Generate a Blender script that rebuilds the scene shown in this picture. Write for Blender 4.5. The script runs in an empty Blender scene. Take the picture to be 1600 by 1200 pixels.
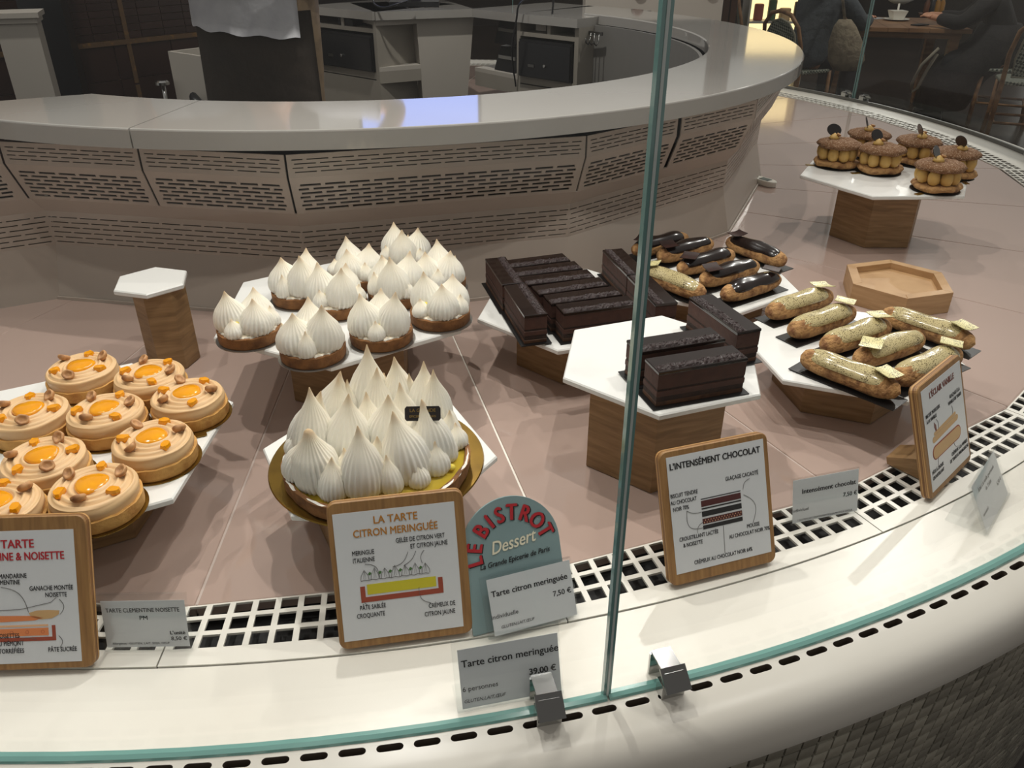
import bpy, bmesh, math, random
import numpy as np
from mathutils import Vector, Matrix
random.seed(7)
D = bpy.data
COL = bpy.context.scene.collection
PI = math.pi
S = bpy.context.scene

# ------------------------------------------------------------------ camera, light, exposure
# metres; z = 0 is the top of the refrigerated shelf, the floor lies at z = -0.88
F, PITCH, ROLL, H = 1260.0, 0.52, 0.002, 0.65
_cp, _sp, _cr, _sr = math.cos(PITCH), math.sin(PITCH), math.cos(ROLL), math.sin(ROLL)
FWD = Vector((0, _cp, -_sp)); UP0 = Vector((0, _sp, _cp)); RT0 = Vector((1, 0, 0))
RT = _cr*RT0 + _sr*UP0; UP = -_sr*RT0 + _cr*UP0
cam_d = D.cameras.new('camera'); cam = D.objects.new('camera', cam_d); COL.objects.link(cam)
cam_d.sensor_width = 36; cam_d.lens = F/1600*36; cam_d.clip_start = 0.02; cam_d.clip_end = 200
m = Matrix((RT, UP, -FWD)).transposed().to_4x4(); m.translation = Vector((0, 0, H)); cam.matrix_world = m
S.camera = cam
w = D.worlds.new('world'); S.world = w; w.use_nodes = True
w.node_tree.nodes['Background'].inputs[0].default_value = (1.0, .95, .89, 1)
w.node_tree.nodes['Background'].inputs[1].default_value = 0.31
S.view_settings.view_transform = 'Standard'; S.view_settings.look = 'None'
S.view_settings.gamma = 1; S.view_settings.use_curve_mapping = False
S.view_settings.exposure = -0.12
S.cycles.transparent_max_bounces = 32
def spot(x, y, z, tx, ty, p, r=.03, ang=100, col=(1, .955, .895)):
    l = D.lights.new('ceiling_or_fill_spot', 'SPOT'); l.energy = p; l.color = col; l.shadow_soft_size = r
    l.spot_size = math.radians(ang); l.spot_blend = .8
    o = D.objects.new('ceiling_or_fill_spot', l); COL.objects.link(o); o.location = (x, y, z)
    o.rotation_euler = (Vector((tx, ty, 0))-Vector((x, y, z))).to_track_quat('-Z', 'Y').to_euler(); return o
SPOTS = [(-.30, 1.55, 1.75, -.2, .85, 46), (-.35, 2.75, 1.9, .1, 1.2, 26), (1.75, 2.9, 1.8, .8, 1.9, 46), (.45, 2.3, 1.9, .45, 1.15, 34),
         (-1.0, 1.15, 1.75, -.6, .8, 22), (.95, 1.15, 1.8, .5, .75, 34), (.30, .80, 1.8, .2, .6, 32), (-.5, .80, 1.8, -.3, .55, 26), (2.0, 4.2, 1.9, 1.4, 3.2, 34)]
for a in SPOTS: spot(*a, r=.016)
spot(-.2, 2.7, 1.9, -.1, 3.5, 75); spot(3.2, 6.6, 1.9, 3.4, 7.4, 75, .04); spot(-1.7, 3.0, 1.9, -1.9, 4.0, 55)  # added fill spots brightening the cash desk, cafe table and left wall
spot(2.95, 6.85, 1.9, 1.5, 3.0, 30, .03, 60); spot(3.15, 6.9, 1.9, 1.5, 3.0, 30, .03, 60); spot(3.0, 5.5, 1.85, 1.2, 2.2, 30, .025, 60)

# ------------------------------------------------------------------ helpers
def at(x, y, z):
    """point on the horizontal plane z seen at photograph pixel x, y (used to read off real positions)"""
    d = ((x-800)/F)*RT - ((y-600)/F)*UP + FWD
    t = (z-H)/d.z
    return Vector((t*d.x, t*d.y, z))
def aty(x, y, yy):
    d = ((x-800)/F)*RT - ((y-600)/F)*UP + FWD
    t = yy/d.y
    return Vector((t*d.x, yy, H+t*d.z))
def lin(c):
    o = []
    for v in c:
        v = v/255; o.append(v/12.92 if v <= .04045 else ((v+.055)/1.055)**2.4)
    return (*o, 1)
MATS = {}
def mat(name, rgb, rough=.5, metal=0, spec=.5, noise=None, bump=None, sss=0, coat=0, vary=0, emit=None, trans=0):
    """noise=(rgb2, scale, lo, hi[, stretch xyz]) colour variation; bump=(scale, strength, distance)"""
    if name in MATS: return MATS[name]
    mt = D.materials.new(name); mt.use_nodes = True; nt = mt.node_tree; N = nt.nodes; L = nt.links
    b = N['Principled BSDF']; b.inputs['Base Color'].default_value = lin(rgb)
    b.inputs['Roughness'].default_value = rough; b.inputs['Metallic'].default_value = metal
    b.inputs['Specular IOR Level'].default_value = spec
    if coat: b.inputs['Coat Weight'].default_value = coat; b.inputs['Coat Roughness'].default_value = .05
    if trans: b.inputs['Transmission Weight'].default_value = trans
    if sss:
        b.inputs['Subsurface Weight'].default_value = sss; b.inputs['Subsurface Radius'].default_value = (.02, .015, .01); b.inputs['Subsurface Scale'].default_value = .3
    tc = N.new('ShaderNodeTexCoord'); col = None
    if noise:
        c2, sc, lo, hi = noise[:4]
        mp = N.new('ShaderNodeMapping'); L.new(tc.outputs['Object'], mp.inputs[0])
        if len(noise) > 4: mp.inputs['Scale'].default_value = noise[4]
        n = N.new('ShaderNodeTexNoise'); n.inputs['Scale'].default_value = sc; n.inputs['Detail'].default_value = 5
        L.new(mp.outputs[0], n.inputs['Vector'])
        r = N.new('ShaderNodeValToRGB'); r.color_ramp.elements[0].position = lo; r.color_ramp.elements[1].position = hi
        r.color_ramp.elements[0].color = lin(rgb); r.color_ramp.elements[1].color = lin(c2)
        L.new(n.outputs['Fac'], r.inputs[0]); col = r.outputs[0]
    if vary:
        oi = N.new('ShaderNodeObjectInfo'); hs = N.new('ShaderNodeHueSaturation')
        mr = N.new('ShaderNodeMapRange'); mr.inputs['To Min'].default_value = 1-vary; mr.inputs['To Max'].default_value = 1+vary
        L.new(oi.outputs['Random'], mr.inputs[0]); L.new(mr.outputs[0], hs.inputs['Value'])
        if col: L.new(col, hs.inputs['Color'])
        else: hs.inputs['Color'].default_value = lin(rgb)
        col = hs.outputs[0]
    if col: L.new(col, b.inputs['Base Color'])
    if bump:
        n = N.new('ShaderNodeTexNoise'); n.inputs['Scale'].default_value = bump[0]; n.inputs['Detail'].default_value = 4
        L.new(tc.outputs['Object'], n.inputs['Vector'])
        bp = N.new('ShaderNodeBump'); bp.inputs['Strength'].default_value = bump[1]; bp.inputs['Distance'].default_value = bump[2]
        L.new(n.outputs['Fac'], bp.inputs['Height']); L.new(bp.outputs[0], b.inputs['Normal'])
    if emit:
        b.inputs['Emission Color'].default_value = lin(emit[0]); b.inputs['Emission Strength'].default_value = emit[1]
    MATS[name] = mt; return mt

class MB:
    def __init__(s): s.v = []; s.f = []; s.m = []
    def add(s, vs, fs, mi=0):
        b = len(s.v); s.v += [tuple(p) for p in vs]; s.f += [tuple(b+i for i in f) for f in fs]; s.m += [mi]*len(fs); return s
    def box(s, c, d, rz=0, mi=0, M=None):
        x, y, z = [q/2 for q in d]; cs, sn = math.cos(rz), math.sin(rz); vs = []
        for dz in (-z, z):
            for dx, dy in ((-x, -y), (x, -y), (x, y), (-x, y)):
                p = Vector((dx*cs-dy*sn, dx*sn+dy*cs, dz))
                if M: p = M@p
                vs.append(p+Vector(c))
        return s.add(vs, [(3, 2, 1, 0), (4, 5, 6, 7), (0, 1, 5, 4), (1, 2, 6, 5), (2, 3, 7, 6), (3, 0, 4, 7)], mi)
    def hexa(s, a, b, mi=0):      # a, b: two quads of 4 points
        return s.add(list(a)+list(b), [(3, 2, 1, 0), (4, 5, 6, 7), (0, 1, 5, 4), (1, 2, 6, 5), (2, 3, 7, 6), (3, 0, 4, 7)], mi)
    def prism(s, pts, z0, z1, mi=0, bev=0):
        n = len(pts)
        if bev:
            c = sum((Vector(p) for p in pts), Vector((0, 0)))/n
            ins = []
            for p in pts:
                d = Vector(p)-c; ins.append(c+d*(1-bev/max(d.length, 1e-6)))
            vs = [(p[0], p[1], z0) for p in ins]+[(p[0], p[1], z0+bev) for p in pts]+[(p[0], p[1], z1-bev) for p in pts]+[(p[0], p[1], z1) for p in ins]
            fs = [tuple(range(n))[::-1], tuple(range(3*n, 4*n))]
            for k in range(3):
                for i in range(n):
                    j = (i+1) % n; fs.append((k*n+i, k*n+j, (k+1)*n+j, (k+1)*n+i))
            return s.add(vs, fs, mi)
        vs = [(p[0], p[1], z0) for p in pts]+[(p[0], p[1], z1) for p in pts]
        fs = [tuple(range(n))[::-1], tuple(range(n, 2*n))]+[(i, (i+1) % n, n+(i+1) % n, n+i) for i in range(n)]
        return s.add(vs, fs, mi)
    def lathe(s, prof, seg=32, c=(0, 0, 0), fn=None, mi=0, M=None, caps=True):
        """prof [(r,z)..]; fn(r,z,theta,i)->(r,z) modulation"""
        vs = []; n = len(prof)
        for i, (r, z) in enumerate(prof):
            for k in range(seg):
                t = 2*PI*k/seg; rr, zz = fn(r, z, t, i) if fn else (r, z)
                p = Vector((rr*math.cos(t), rr*math.sin(t), zz))
                if M: p = M@p
                vs.append(p+Vector(c))
        fs = []
        for i in range(n-1):
            for k in range(seg):
                j = (k+1) % seg; fs.append((i*seg+k, i*seg+j, (i+1)*seg+j, (i+1)*seg+k))
        if caps: fs += [tuple(range(seg))[::-1], tuple(range((n-1)*seg, n*seg))]
        return s.add(vs, fs, mi)
    def tube(s, path, r, seg=8, mi=0, closed=False):
        P = [Vector(p) for p in path]; n = len(P); vs = []; ref = Vector((.123, .3, .95)).normalized()
        for i, p in enumerate(P):
            a = P[i-1] if (i or closed) else P[i]; b = P[(i+1) % n] if (i < n-1 or closed) else P[i]
            t = (b-a).normalized()
            u = t.cross(ref); u = u.normalized() if u.length > 1e-4 else Vector((1, 0, 0)); v = t.cross(u)
            rr = r[i] if isinstance(r, (list, tuple)) else r
            for k in range(seg):
                q = 2*PI*k/seg; vs.append(p+rr*(math.cos(q)*u+math.sin(q)*v))
        fs = []
        for i in range(n if closed else n-1):
            i2 = (i+1) % n
            for k in range(seg):
                j = (k+1) % seg; fs.append((i*seg+k, i*seg+j, i2*seg+j, i2*seg+k))
        if not closed: fs += [tuple(range(seg))[::-1], tuple(range((n-1)*seg, n*seg))]
        return s.add(vs, fs, mi)
    def loft(s, rings, seg=20, mi=0):     # rings: (cx,cy,cz,rx,ry[,rot])
        vs = []
        for r in rings:
            rot = r[5] if len(r) > 5 else 0
            for k in range(seg):
                t = 2*PI*k/seg; x, y = r[3]*math.cos(t), r[4]*math.sin(t)
                vs.append((r[0]+x*math.cos(rot)-y*math.sin(rot), r[1]+x*math.sin(rot)+y*math.cos(rot), r[2]))
        n = len(rings); fs = []
        for i in range(n-1):
            for k in range(seg):
                j = (k+1) % seg; fs.append((i*seg+k, i*seg+j, (i+1)*seg+j, (i+1)*seg+k))
        fs += [tuple(range(seg))[::-1], tuple(range((n-1)*seg, n*seg))]
        return s.add(vs, fs, mi)
    def mesh(s, name, mats, smooth=False):
        me = D.meshes.new(name); me.from_pydata(s.v, [], s.f)
        for mm in (mats if isinstance(mats, (list, tuple)) else [mats]): me.materials.append(mm)
        me.polygons.foreach_set('material_index', s.m)
        me.update()
        if smooth:
            me.polygons.foreach_set('use_smooth', [True]*len(me.polygons))
            if smooth is not True: me.set_sharp_from_angle(angle=math.radians(smooth))
        return me
    def build(s, name, mats, parent=None, smooth=False, loc=None, rot=None, label=None):
        o = D.objects.new(name, s.mesh(name, mats, smooth)); COL.objects.link(o); o.parent = parent
        if loc is not None: o.location = loc
        if rot is not None: o.rotation_euler = rot
        if label: o['label'] = label
        return o
def tag(o, label, cat, group=None, kind=None):
    o['label'] = label; o['category'] = cat
    if group: o['group'] = group
    if kind: o['kind'] = kind
    return o
def empty(name, loc=(0, 0, 0), rz=0, rot=None):
    o = D.objects.new(name, None); COL.objects.link(o); o.location = loc; o.empty_display_size = .02
    o.rotation_euler = rot if rot else (0, 0, rz); return o
def copy_tree(o, parent=None):
    c = o.copy(); COL.objects.link(c); c.parent = parent
    for ch in list(o.children): copy_tree(ch, c)
    return c
def place_obj(me, name, parent, loc=(0, 0, 0), rot=(0, 0, 0), sc=None):
    o = D.objects.new(name, me); COL.objects.link(o); o.parent = parent; o.location = loc; o.rotation_euler = rot
    if sc: o.scale = sc
    return o
def hexpts(s, rot=0, c=(0, 0)):
    return [(c[0]+s*math.cos(rot+i*PI/3), c[1]+s*math.sin(rot+i*PI/3)) for i in range(6)]
def text_mesh(txt, size, mi_mat, name='lettering', parent=None, loc=(0, 0, 0), bold=0, align='CENTER', rot=0, shear=0, sx=1, ext=0.0001, spacing=1.0):
    """flat lettering in the local x-z plane of parent, facing -y"""
    cu = D.curves.new('t', 'FONT'); cu.body = txt; cu.size = size; cu.align_x = align; cu.extrude = ext; cu.shear = shear
    cu.space_character = spacing; cu.resolution_u = 3
    o = D.objects.new('t', cu); COL.objects.link(o)
    dg = bpy.context.evaluated_depsgraph_get(); me = D.meshes.new_from_object(o.evaluated_get(dg))
    D.objects.remove(o); D.curves.remove(cu)
    R = Matrix.Translation(loc) @ Matrix.Rotation(PI/2, 4, 'X') @ Matrix.Rotation(rot, 4, 'Z') @ Matrix.Diagonal((sx, 1, 1, 1))
    if bold:      # heavier strokes: three copies a hair apart
        bm = bmesh.new(); bm.from_mesh(me); g = list(bm.verts)+list(bm.edges)+list(bm.faces)
        for k_, (dx_, dy_) in enumerate(((-1, 0), (1, 0), (0, .8))):
            r_ = bmesh.ops.duplicate(bm, geom=g); bmesh.ops.translate(bm, verts=[v for v in r_['geom'] if isinstance(v, bmesh.types.BMVert)], vec=(dx_*bold, dy_*bold, .00001*(k_+1)))
        bm.to_mesh(me); bm.free()
    me.transform(R); me.materials.clear(); me.materials.append(mi_mat)
    q = D.objects.new(name, me); COL.objects.link(q); q.parent = parent; return q

# ------------------------------------------------------------------ materials
M_slab = mat('polished_stone', (156, 153, 148), .07, spec=.55, noise=((148, 144, 138), 3, .35, .75), coat=.3)
M_ledge = mat('white_ledge', (224, 220, 210), .30, noise=((212, 206, 194), 2.5, .4, .7))
M_pink = mat('pink_glazed_panel', (182, 160, 149), .07, spec=.6, noise=((175, 152, 141), 2, .3, .8), coat=.4)
M_joint = mat('pale_joint', (190, 175, 166), .4)
M_riser = mat('beige_lacquered_metal', (172, 160, 149), .38, noise=((164, 152, 141), 3, .4, .7))
M_dark = mat('dark_void', (14, 13, 12), .6)
M_grille = mat('white_grille_metal', (224, 220, 210), .35)
M_marble = mat('white_marble', (226, 225, 221), .28, noise=((206, 206, 204), 9, .56, .8))
M_white = mat('white_lacquer', (178, 172, 163), .4)
M_whited = mat('white_laminate', (150, 144, 134), .45, noise=((138, 132, 122), 3, .4, .8))
M_black = mat('black_plastic', (14, 15, 18), .32)
M_blackc = mat('black_card', (16, 15, 15), .35)
M_chrome = mat('chrome', (190, 190, 188), .14, 1)
M_steel = mat('brushed_steel', (120, 120, 118), .3, 1)
M_paper = mat('white_paper', (205, 206, 208), .35, coat=.25)
M_ink = mat('black_ink', (26, 24, 26), .6)
M_inkg = mat('grey_ink', (90, 86, 84), .6)
M_red = mat('red_ink', (172, 30, 40), .5)
M_gold_ink = mat('amber_ink', (176, 116, 30), .5)
M_choux = mat('choux_pastry', (186, 142, 90), .8, noise=((118, 76, 42), 75, .42, .72), bump=(150, 1, .006))
M_choco = mat('chocolate_icing', (25, 14, 11), .22, coat=.4, noise=((32, 19, 14), 20, .4, .7))
M_chocp = mat('chocolate_plaque', (40, 21, 17), .4, noise=((62, 32, 26), 90, .5, .8))
M_foil = mat('gold_foil_card', (150, 118, 50), .25, .85, noise=((120, 92, 40), 25, .4, .7))
M_silver = mat('silver_foil_card', (150, 146, 140), .3, .8)
M_shell = mat('baked_tart_shell', (138, 94, 52), .85, noise=((92, 58, 32), 70, .4, .75), bump=(160, .8, .002))
M_shellc = mat('golden_tart_shell', (206, 158, 88), .8, noise=((170, 116, 56), 60, .45, .8), bump=(160, .7, .002))
M_sugar = mat('icing_sugar', (232, 228, 220), .9, bump=(300, 1, .002))
M_curd = mat('lemon_curd', (226, 196, 70), .2, sss=.2)
M_gel = mat('lemon_gel', (238, 214, 92), .12, sss=.2)
M_cream = mat('hazelnut_cream', (214, 178, 132), .5, sss=.12, bump=(90, .15, .001))
M_jelly = mat('clementine_jelly', (232, 156, 4), .12, coat=.6, sss=.05, noise=((214, 134, 2), 50, .4, .8))
M_nut = mat('roasted_hazelnut', (188, 140, 92), .6, noise=((116, 66, 34), 90, .45, .7))
M_cremev = mat('pastry_cream', (206, 168, 96), .45, sss=.15, noise=((192, 150, 78), 40, .4, .8))
M_cracked = mat('cracked_choux_lid', (118, 80, 48), .85, noise=((186, 158, 130), 380, .52, .70), bump=(130, 1, .004))
def wood(name, c1, c2, c3, scale=1, axis='Z', rough=.5):
    mt = D.materials.new(name); mt.use_nodes = True; nt = mt.node_tree; N = nt.nodes; L = nt.links; b = N['Principled BSDF']
    b.inputs['Roughness'].default_value = rough
    tc = N.new('ShaderNodeTexCoord'); mp = N.new('ShaderNodeMapping'); L.new(tc.outputs['Object'], mp.inputs[0])
    mp.inputs['Scale'].default_value = {'Z': (6*scale, 6*scale, 55*scale), 'X': (60*scale, 30*scale, 5*scale), 'Y': (6*scale, 60*scale, 60*scale)}[axis]
    n = N.new('ShaderNodeTexNoise'); n.inputs['Scale'].default_value = 1.6; n.inputs['Detail'].default_value = 6; n.inputs['Distortion'].default_value = .5
    L.new(mp.outputs[0], n.inputs['Vector'])
    r = N.new('ShaderNodeValToRGB'); r.color_ramp.elements[0].position = .3; r.color_ramp.elements[0].color = lin(c1)
    r.color_ramp.elements[1].position = .7; r.color_ramp.elements[1].color = lin(c3); e = r.color_ramp.elements.new(.5); e.color = lin(c2)
    L.new(n.outputs['Fac'], r.inputs[0]); L.new(r.outputs[0], b.inputs['Base Color'])
    MATS[name] = mt; return mt
M_oak = wood('oak', (124, 95, 62), (144, 112, 74), (160, 127, 88), 1.5)
M_oakl = wood('light_oak', (164, 128, 88), (180, 143, 101), (190, 154, 112), 1.4, 'Z')
M_plaque = wood('bamboo_plaque', (126, 90, 50), (142, 103, 58), (156, 116, 68), 2.2, 'X')
M_ply = mat('ply_edge', (186, 144, 88), .5, noise=((110, 72, 36), 1.0, .45, .55, (1, 260, 1)))
M_table = wood('table_wood', (96, 66, 42), (128, 92, 60), (150, 112, 76), .25, 'Z')
M_darkwood = mat('dark_wood', (70, 40, 22), .5, noise=((104, 58, 28), 12, .4, .7, (1, 1, .1)))

def glassy(name, tint=(1, 1, 1), rough=0, ior=1.45):
    mt = D.materials.new(name); mt.use_nodes = True; nt = mt.node_tree; N = nt.nodes; L = nt.links; N.remove(N['Principled BSDF'])
    o = N['Material Output']; t = N.new('ShaderNodeBsdfTransparent'); t.inputs[0].default_value = (*tint, 1)
    g = N.new('ShaderNodeBsdfGlossy'); g.inputs['Roughness'].default_value = rough
    lw = N.new('ShaderNodeLayerWeight'); lw.inputs[0].default_value = .5; pw = N.new('ShaderNodeMath'); pw.operation = 'POWER'; pw.inputs[1].default_value = 5
    L.new(lw.outputs['Facing'], pw.inputs[0]); fr = N.new('ShaderNodeMath'); fr.operation = 'MULTIPLY_ADD'; fr.inputs[1].default_value = .9; fr.inputs[2].default_value = ((ior-1)/(ior+1))**2; L.new(pw.outputs[0], fr.inputs[0]); mx = N.new('ShaderNodeMixShader')
    L.new(fr.outputs[0], mx.inputs[0]); L.new(t.outputs[0], mx.inputs[1]); L.new(g.outputs[0], mx.inputs[2]); L.new(mx.outputs[0], o.inputs[0])
    MATS[name] = mt; return mt
M_glass = glassy('clear_glass', (.985, .995, .99), ior=1.35)
M_acryl = glassy('clear_acrylic', (.985, .99, .99), .02, 1.35)
M_edge = mat('green_glass_edge', (120, 168, 160), .12, spec=.8, coat=.5)
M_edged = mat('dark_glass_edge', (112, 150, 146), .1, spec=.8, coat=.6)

def mat_meringue():
    mt = mat('italian_meringue', (244, 240, 228), .5, sss=.04, bump=(60, .35, .02)); nt = mt.node_tree; N = nt.nodes; L = nt.links
    tc = N.new('ShaderNodeTexCoord'); sp = N.new('ShaderNodeSeparateXYZ'); L.new(tc.outputs['Generated'], sp.inputs[0])
    r = N.new('ShaderNodeValToRGB'); r.color_ramp.elements[0].position = .42; r.color_ramp.elements[0].color = lin((245, 242, 232))
    r.color_ramp.elements[1].position = 1; r.color_ramp.elements[1].color = lin((206, 176, 136)); e = r.color_ramp.elements.new(.82); e.color = lin((238, 228, 206))
    L.new(sp.outputs[2], r.inputs[0]); L.new(r.outputs[0], N['Principled BSDF'].inputs['Base Color']); return mt
M_mer = mat_meringue()
def mat_speck(name, base, dark, scale, thr, rough=.18, coat=.5):
    mt = mat(name, base, rough, coat=coat); nt = mt.node_tree; N = nt.nodes; L = nt.links
    tc = N.new('ShaderNodeTexCoord'); v = N.new('ShaderNodeTexVoronoi'); v.inputs['Scale'].default_value = scale; L.new(tc.outputs['Object'], v.inputs['Vector'])
    n = N.new('ShaderNodeTexNoise'); n.inputs['Scale'].default_value = scale*.12; L.new(tc.outputs['Object'], n.inputs['Vector'])
    mm = N.new('ShaderNodeMath'); mm.operation = 'MULTIPLY'; L.new(n.outputs['Fac'], mm.inputs[0]); mm.inputs[1].default_value = thr*2
    ls = N.new('ShaderNodeMath'); ls.operation = 'LESS_THAN'; L.new(v.outputs['Distance'], ls.inputs[0]); L.new(mm.outputs[0], ls.inputs[1])
    mx = N.new('ShaderNodeMix'); mx.data_type = 'RGBA'; mx.inputs[6].default_value = lin(base); mx.inputs[7].default_value = lin(dark)
    L.new(ls.outputs[0], mx.inputs[0]); L.new(mx.outputs[2], N['Principled BSDF'].inputs['Base Color']); return mt
M_van = mat_speck('vanilla_icing', (188, 173, 128), (98, 84, 58), 480, .34)
M_vanp = mat_speck('vanilla_plaque', (216, 206, 150), (84, 72, 50), 560, .34, .4, .1)

# ------------------------------------------------------------------ the round counter
CX, CY = -.44, 2.5707
def pol(R, deg, z=0.0):
    a = math.radians(deg); return Vector((CX+R*math.cos(a), CY+R*math.sin(a), z))
case = tag(empty('display_counter', (0, 0, 0)), 'large round pastry counter with pink shelf, white ledge and beige vented riser', 'counter')
RG, RJ, RGI = 2.106, 2.013, 1.931
J0 = -87.2   # joint angles J0 + 12 k
joints = [J0+12*k for k in range(-5, 16)]
# pink shelf panels
for a, b in zip(joints[:-1], joints[1:]):
    g = .0018; ga = math.degrees(g/1.5)
    if a < -100: r0 = 1.10
    else: r0 = 1.12
    mb = MB(); n = 1
    aa, bb = a+ga*.5, b-ga*.5
    pts = [pol(r0, aa), pol(RGI-.002, aa), pol(RGI-.002, bb), pol(r0, bb)]
    # bottom up, small chamfer at the joints
    top = [p.copy() for p in pts]; bot = [Vector((p.x, p.y, -.014)) for p in pts]
    mid = [Vector((p.x, p.y, -.0015)) for p in pts]
    c = sum(top, Vector())/4; top = [p+(c-p).normalized()*.003 for p in top]
    mb.hexa(bot, mid); mb.hexa(mid, top)
    mb.build('shelf_panel', M_pink, case)
mb = MB()
for a in range(-150, 96, 3):
    mb.hexa([pol(1.05, a, -.03), pol(1.915, a, -.03), pol(1.915, a+3, -.03), pol(1.05, a+3, -.03)], [pol(1.05, a, -.0142), pol(1.915, a, -.0142), pol(1.915, a+3, -.0142), pol(1.05, a+3, -.0142)])
mb.build('shelf_base', M_joint, case)
M_jw = mat('reflection_joint_strip', (232, 226, 216), .3)  # one joint carries the glass reflection in its white colour and extra width
for k_, a in enumerate(joints[1:-1]):
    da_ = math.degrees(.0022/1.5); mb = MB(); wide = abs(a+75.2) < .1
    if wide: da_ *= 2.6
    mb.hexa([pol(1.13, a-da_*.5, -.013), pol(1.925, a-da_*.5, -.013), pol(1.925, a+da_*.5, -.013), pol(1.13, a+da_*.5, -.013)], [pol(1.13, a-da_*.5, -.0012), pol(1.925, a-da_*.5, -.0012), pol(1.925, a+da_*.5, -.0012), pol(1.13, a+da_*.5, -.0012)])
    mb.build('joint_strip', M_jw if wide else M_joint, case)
# air grille trays: one per 12 degrees, three rows of square openings
NH = 16
def tray(a, b):
    mb = MB(); zt, zb = .002, -.001
    def P(u, R, z, chord=False):
        an = a+.025+(b-a-.05)*u
        if chord:
            p0, p1 = pol(R, a+.025), pol(R, b-.025); q = p0.lerp(p1, u)
        else: q = pol(R, an)
        return Vector((q.x, q.y, z))
    def ring(u, v):          # v 0 inner chord .. 1 outer arc
        i = P(u, RGI, 0, True); o = P(u, RJ-.001, 0); return i.lerp(o, v)
    def cell(u0, u1, v0, v1):
        q = [ring(u0, v0), ring(u1, v0), ring(u1, v1), ring(u0, v1)]
        mb.hexa([Vector((p.x, p.y, zb)) for p in q], [Vector((p.x, p.y, zt)) for p in q])
    vr = [(0.0, .025, 1), (.025, .2, 0), (.2, .265, 1), (.265, .465, 0), (.465, .535, 1), (.535, .74, 0), (.74, 1.0, 1)]
    m0 = .012
    for v0, v1, solid in vr:
        if solid:
            for k in range(8): cell(k/8, (k+1)/8, v0, v1)
        else:
            pt = (1-2*m0)/NH
            cell(0, m0+pt*.13, v0, v1)
            for k in range(1, NH): cell(m0+pt*(k-.13), m0+pt*(k+.13), v0, v1)
            cell(1-m0-pt*.13, 1, v0, v1)
    return mb.build('air_grille', M_grille, case)
for a, b in zip(joints[:-1], joints[1:]): tray(a-.4, b-.4)
mb = MB()
for a in range(-150, 96, 3):
    mb.hexa([pol(1.915, a, -.06), pol(2.02, a, -.06), pol(2.02, a+3, -.06), pol(1.915, a+3, -.06)], [pol(1.915, a, -.03), pol(2.02, a, -.03), pol(2.02, a+3, -.03), pol(1.915, a+3, -.03)])
for a in range(-150, 96, 2):
    mb.hexa([pol(1.9158, a, -.04), pol(1.9168, a, -.04), pol(1.9168, a+2, -.04), pol(1.9158, a+2, -.04)], [pol(1.9158, a, -.002), pol(1.9168, a, -.002), pol(1.9168, a+2, -.002), pol(1.9158, a+2, -.002)])
mb.build('grille_channel', M_dark, case)
# white ledge with a rounded nose; a row of narrow slots outside the glass
prof = [(RJ, -.02), (RJ, 0), (2.1215, 0), 'S', (2.1295, 0), (2.142, -.0005), (2.154, -.002), (2.164, -.006), (2.1715, -.0125), (2.176, -.021), (2.178, -.031), (2.176, -.060), (2.172, -.068), (2.162, -.070)]
mb = MB(); A0, A1 = -150, 96
pitch = math.degrees(.0338/2.125); nsl = int((A1-A0)/pitch)
pp = [p for p in prof if p != 'S']; si = prof.index('S')-1
for k in range(nsl):
    a = A0+k*pitch
    for i in range(len(pp)-1):
        (r0, z0), (r1, z1) = pp[i], pp[i+1]
        if i == si:
            def SP(u, v, z=None): return pol(r0+(r1-r0)*v, a+pitch*u, z0+(z1-z0)*v if z is None else z)
            mb.add([SP(0, 0), SP(0, 1), SP(.27, 1), SP(.27, 0)], [(0, 1, 2, 3)])
            us = [0, .02, .06, .11, .17, .5, .83, .89, .94, .98, 1]
            def vv(q): d = min(q, 1-q)/.17; return .5 if d >= 1 else .5*math.sqrt(max(0, 1-(1-d)**2))
            for q0, q1 in zip(us[:-1], us[1:]):
                U0, U1, h0, h1 = .27+.73*q0, .27+.73*q1, vv(q0)*.94, vv(q1)*.94; zb = -.012
                mb.add([SP(U0, 0), SP(U0, .5-h0), SP(U1, .5-h1), SP(U1, 0)], [(0, 1, 2, 3)]); mb.add([SP(U0, .5+h0), SP(U0, 1), SP(U1, 1), SP(U1, .5+h1)], [(0, 1, 2, 3)])
                mb.add([SP(U0, .5-h0), SP(U0, .5-h0, zb), SP(U1, .5-h1, zb), SP(U1, .5-h1)], [(0, 1, 2, 3)], 2); mb.add([SP(U0, .5+h0, zb), SP(U0, .5+h0), SP(U1, .5+h1), SP(U1, .5+h1, zb)], [(0, 1, 2, 3)], 2)
                mb.add([SP(U0, .5-h0, zb), SP(U0, .5+h0, zb), SP(U1, .5+h1, zb), SP(U1, .5-h1, zb)], [(0, 1, 2, 3)], 1)
        else:
            mb.add([pol(r0, a, z0), pol(r1, a, z1), pol(r1, a+pitch, z1), pol(r0, a+pitch, z0)], [(0, 1, 2, 3)])
lo = mb.build('ledge', [M_ledge, mat('slot_floor', (52, 44, 38), .7), mat('slot_wall', (92, 82, 72), .6)], case)
me = lo.data; bm = bmesh.new(); bm.from_mesh(me); bmesh.ops.remove_doubles(bm, verts=bm.verts, dist=1e-5); bmesh.ops.recalc_face_normals(bm, faces=bm.faces); bm.to_mesh(me); bm.free()
me.polygons.foreach_set('use_smooth', [True]*len(me.polygons)); me.set_sharp_from_angle(angle=math.radians(35))
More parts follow.
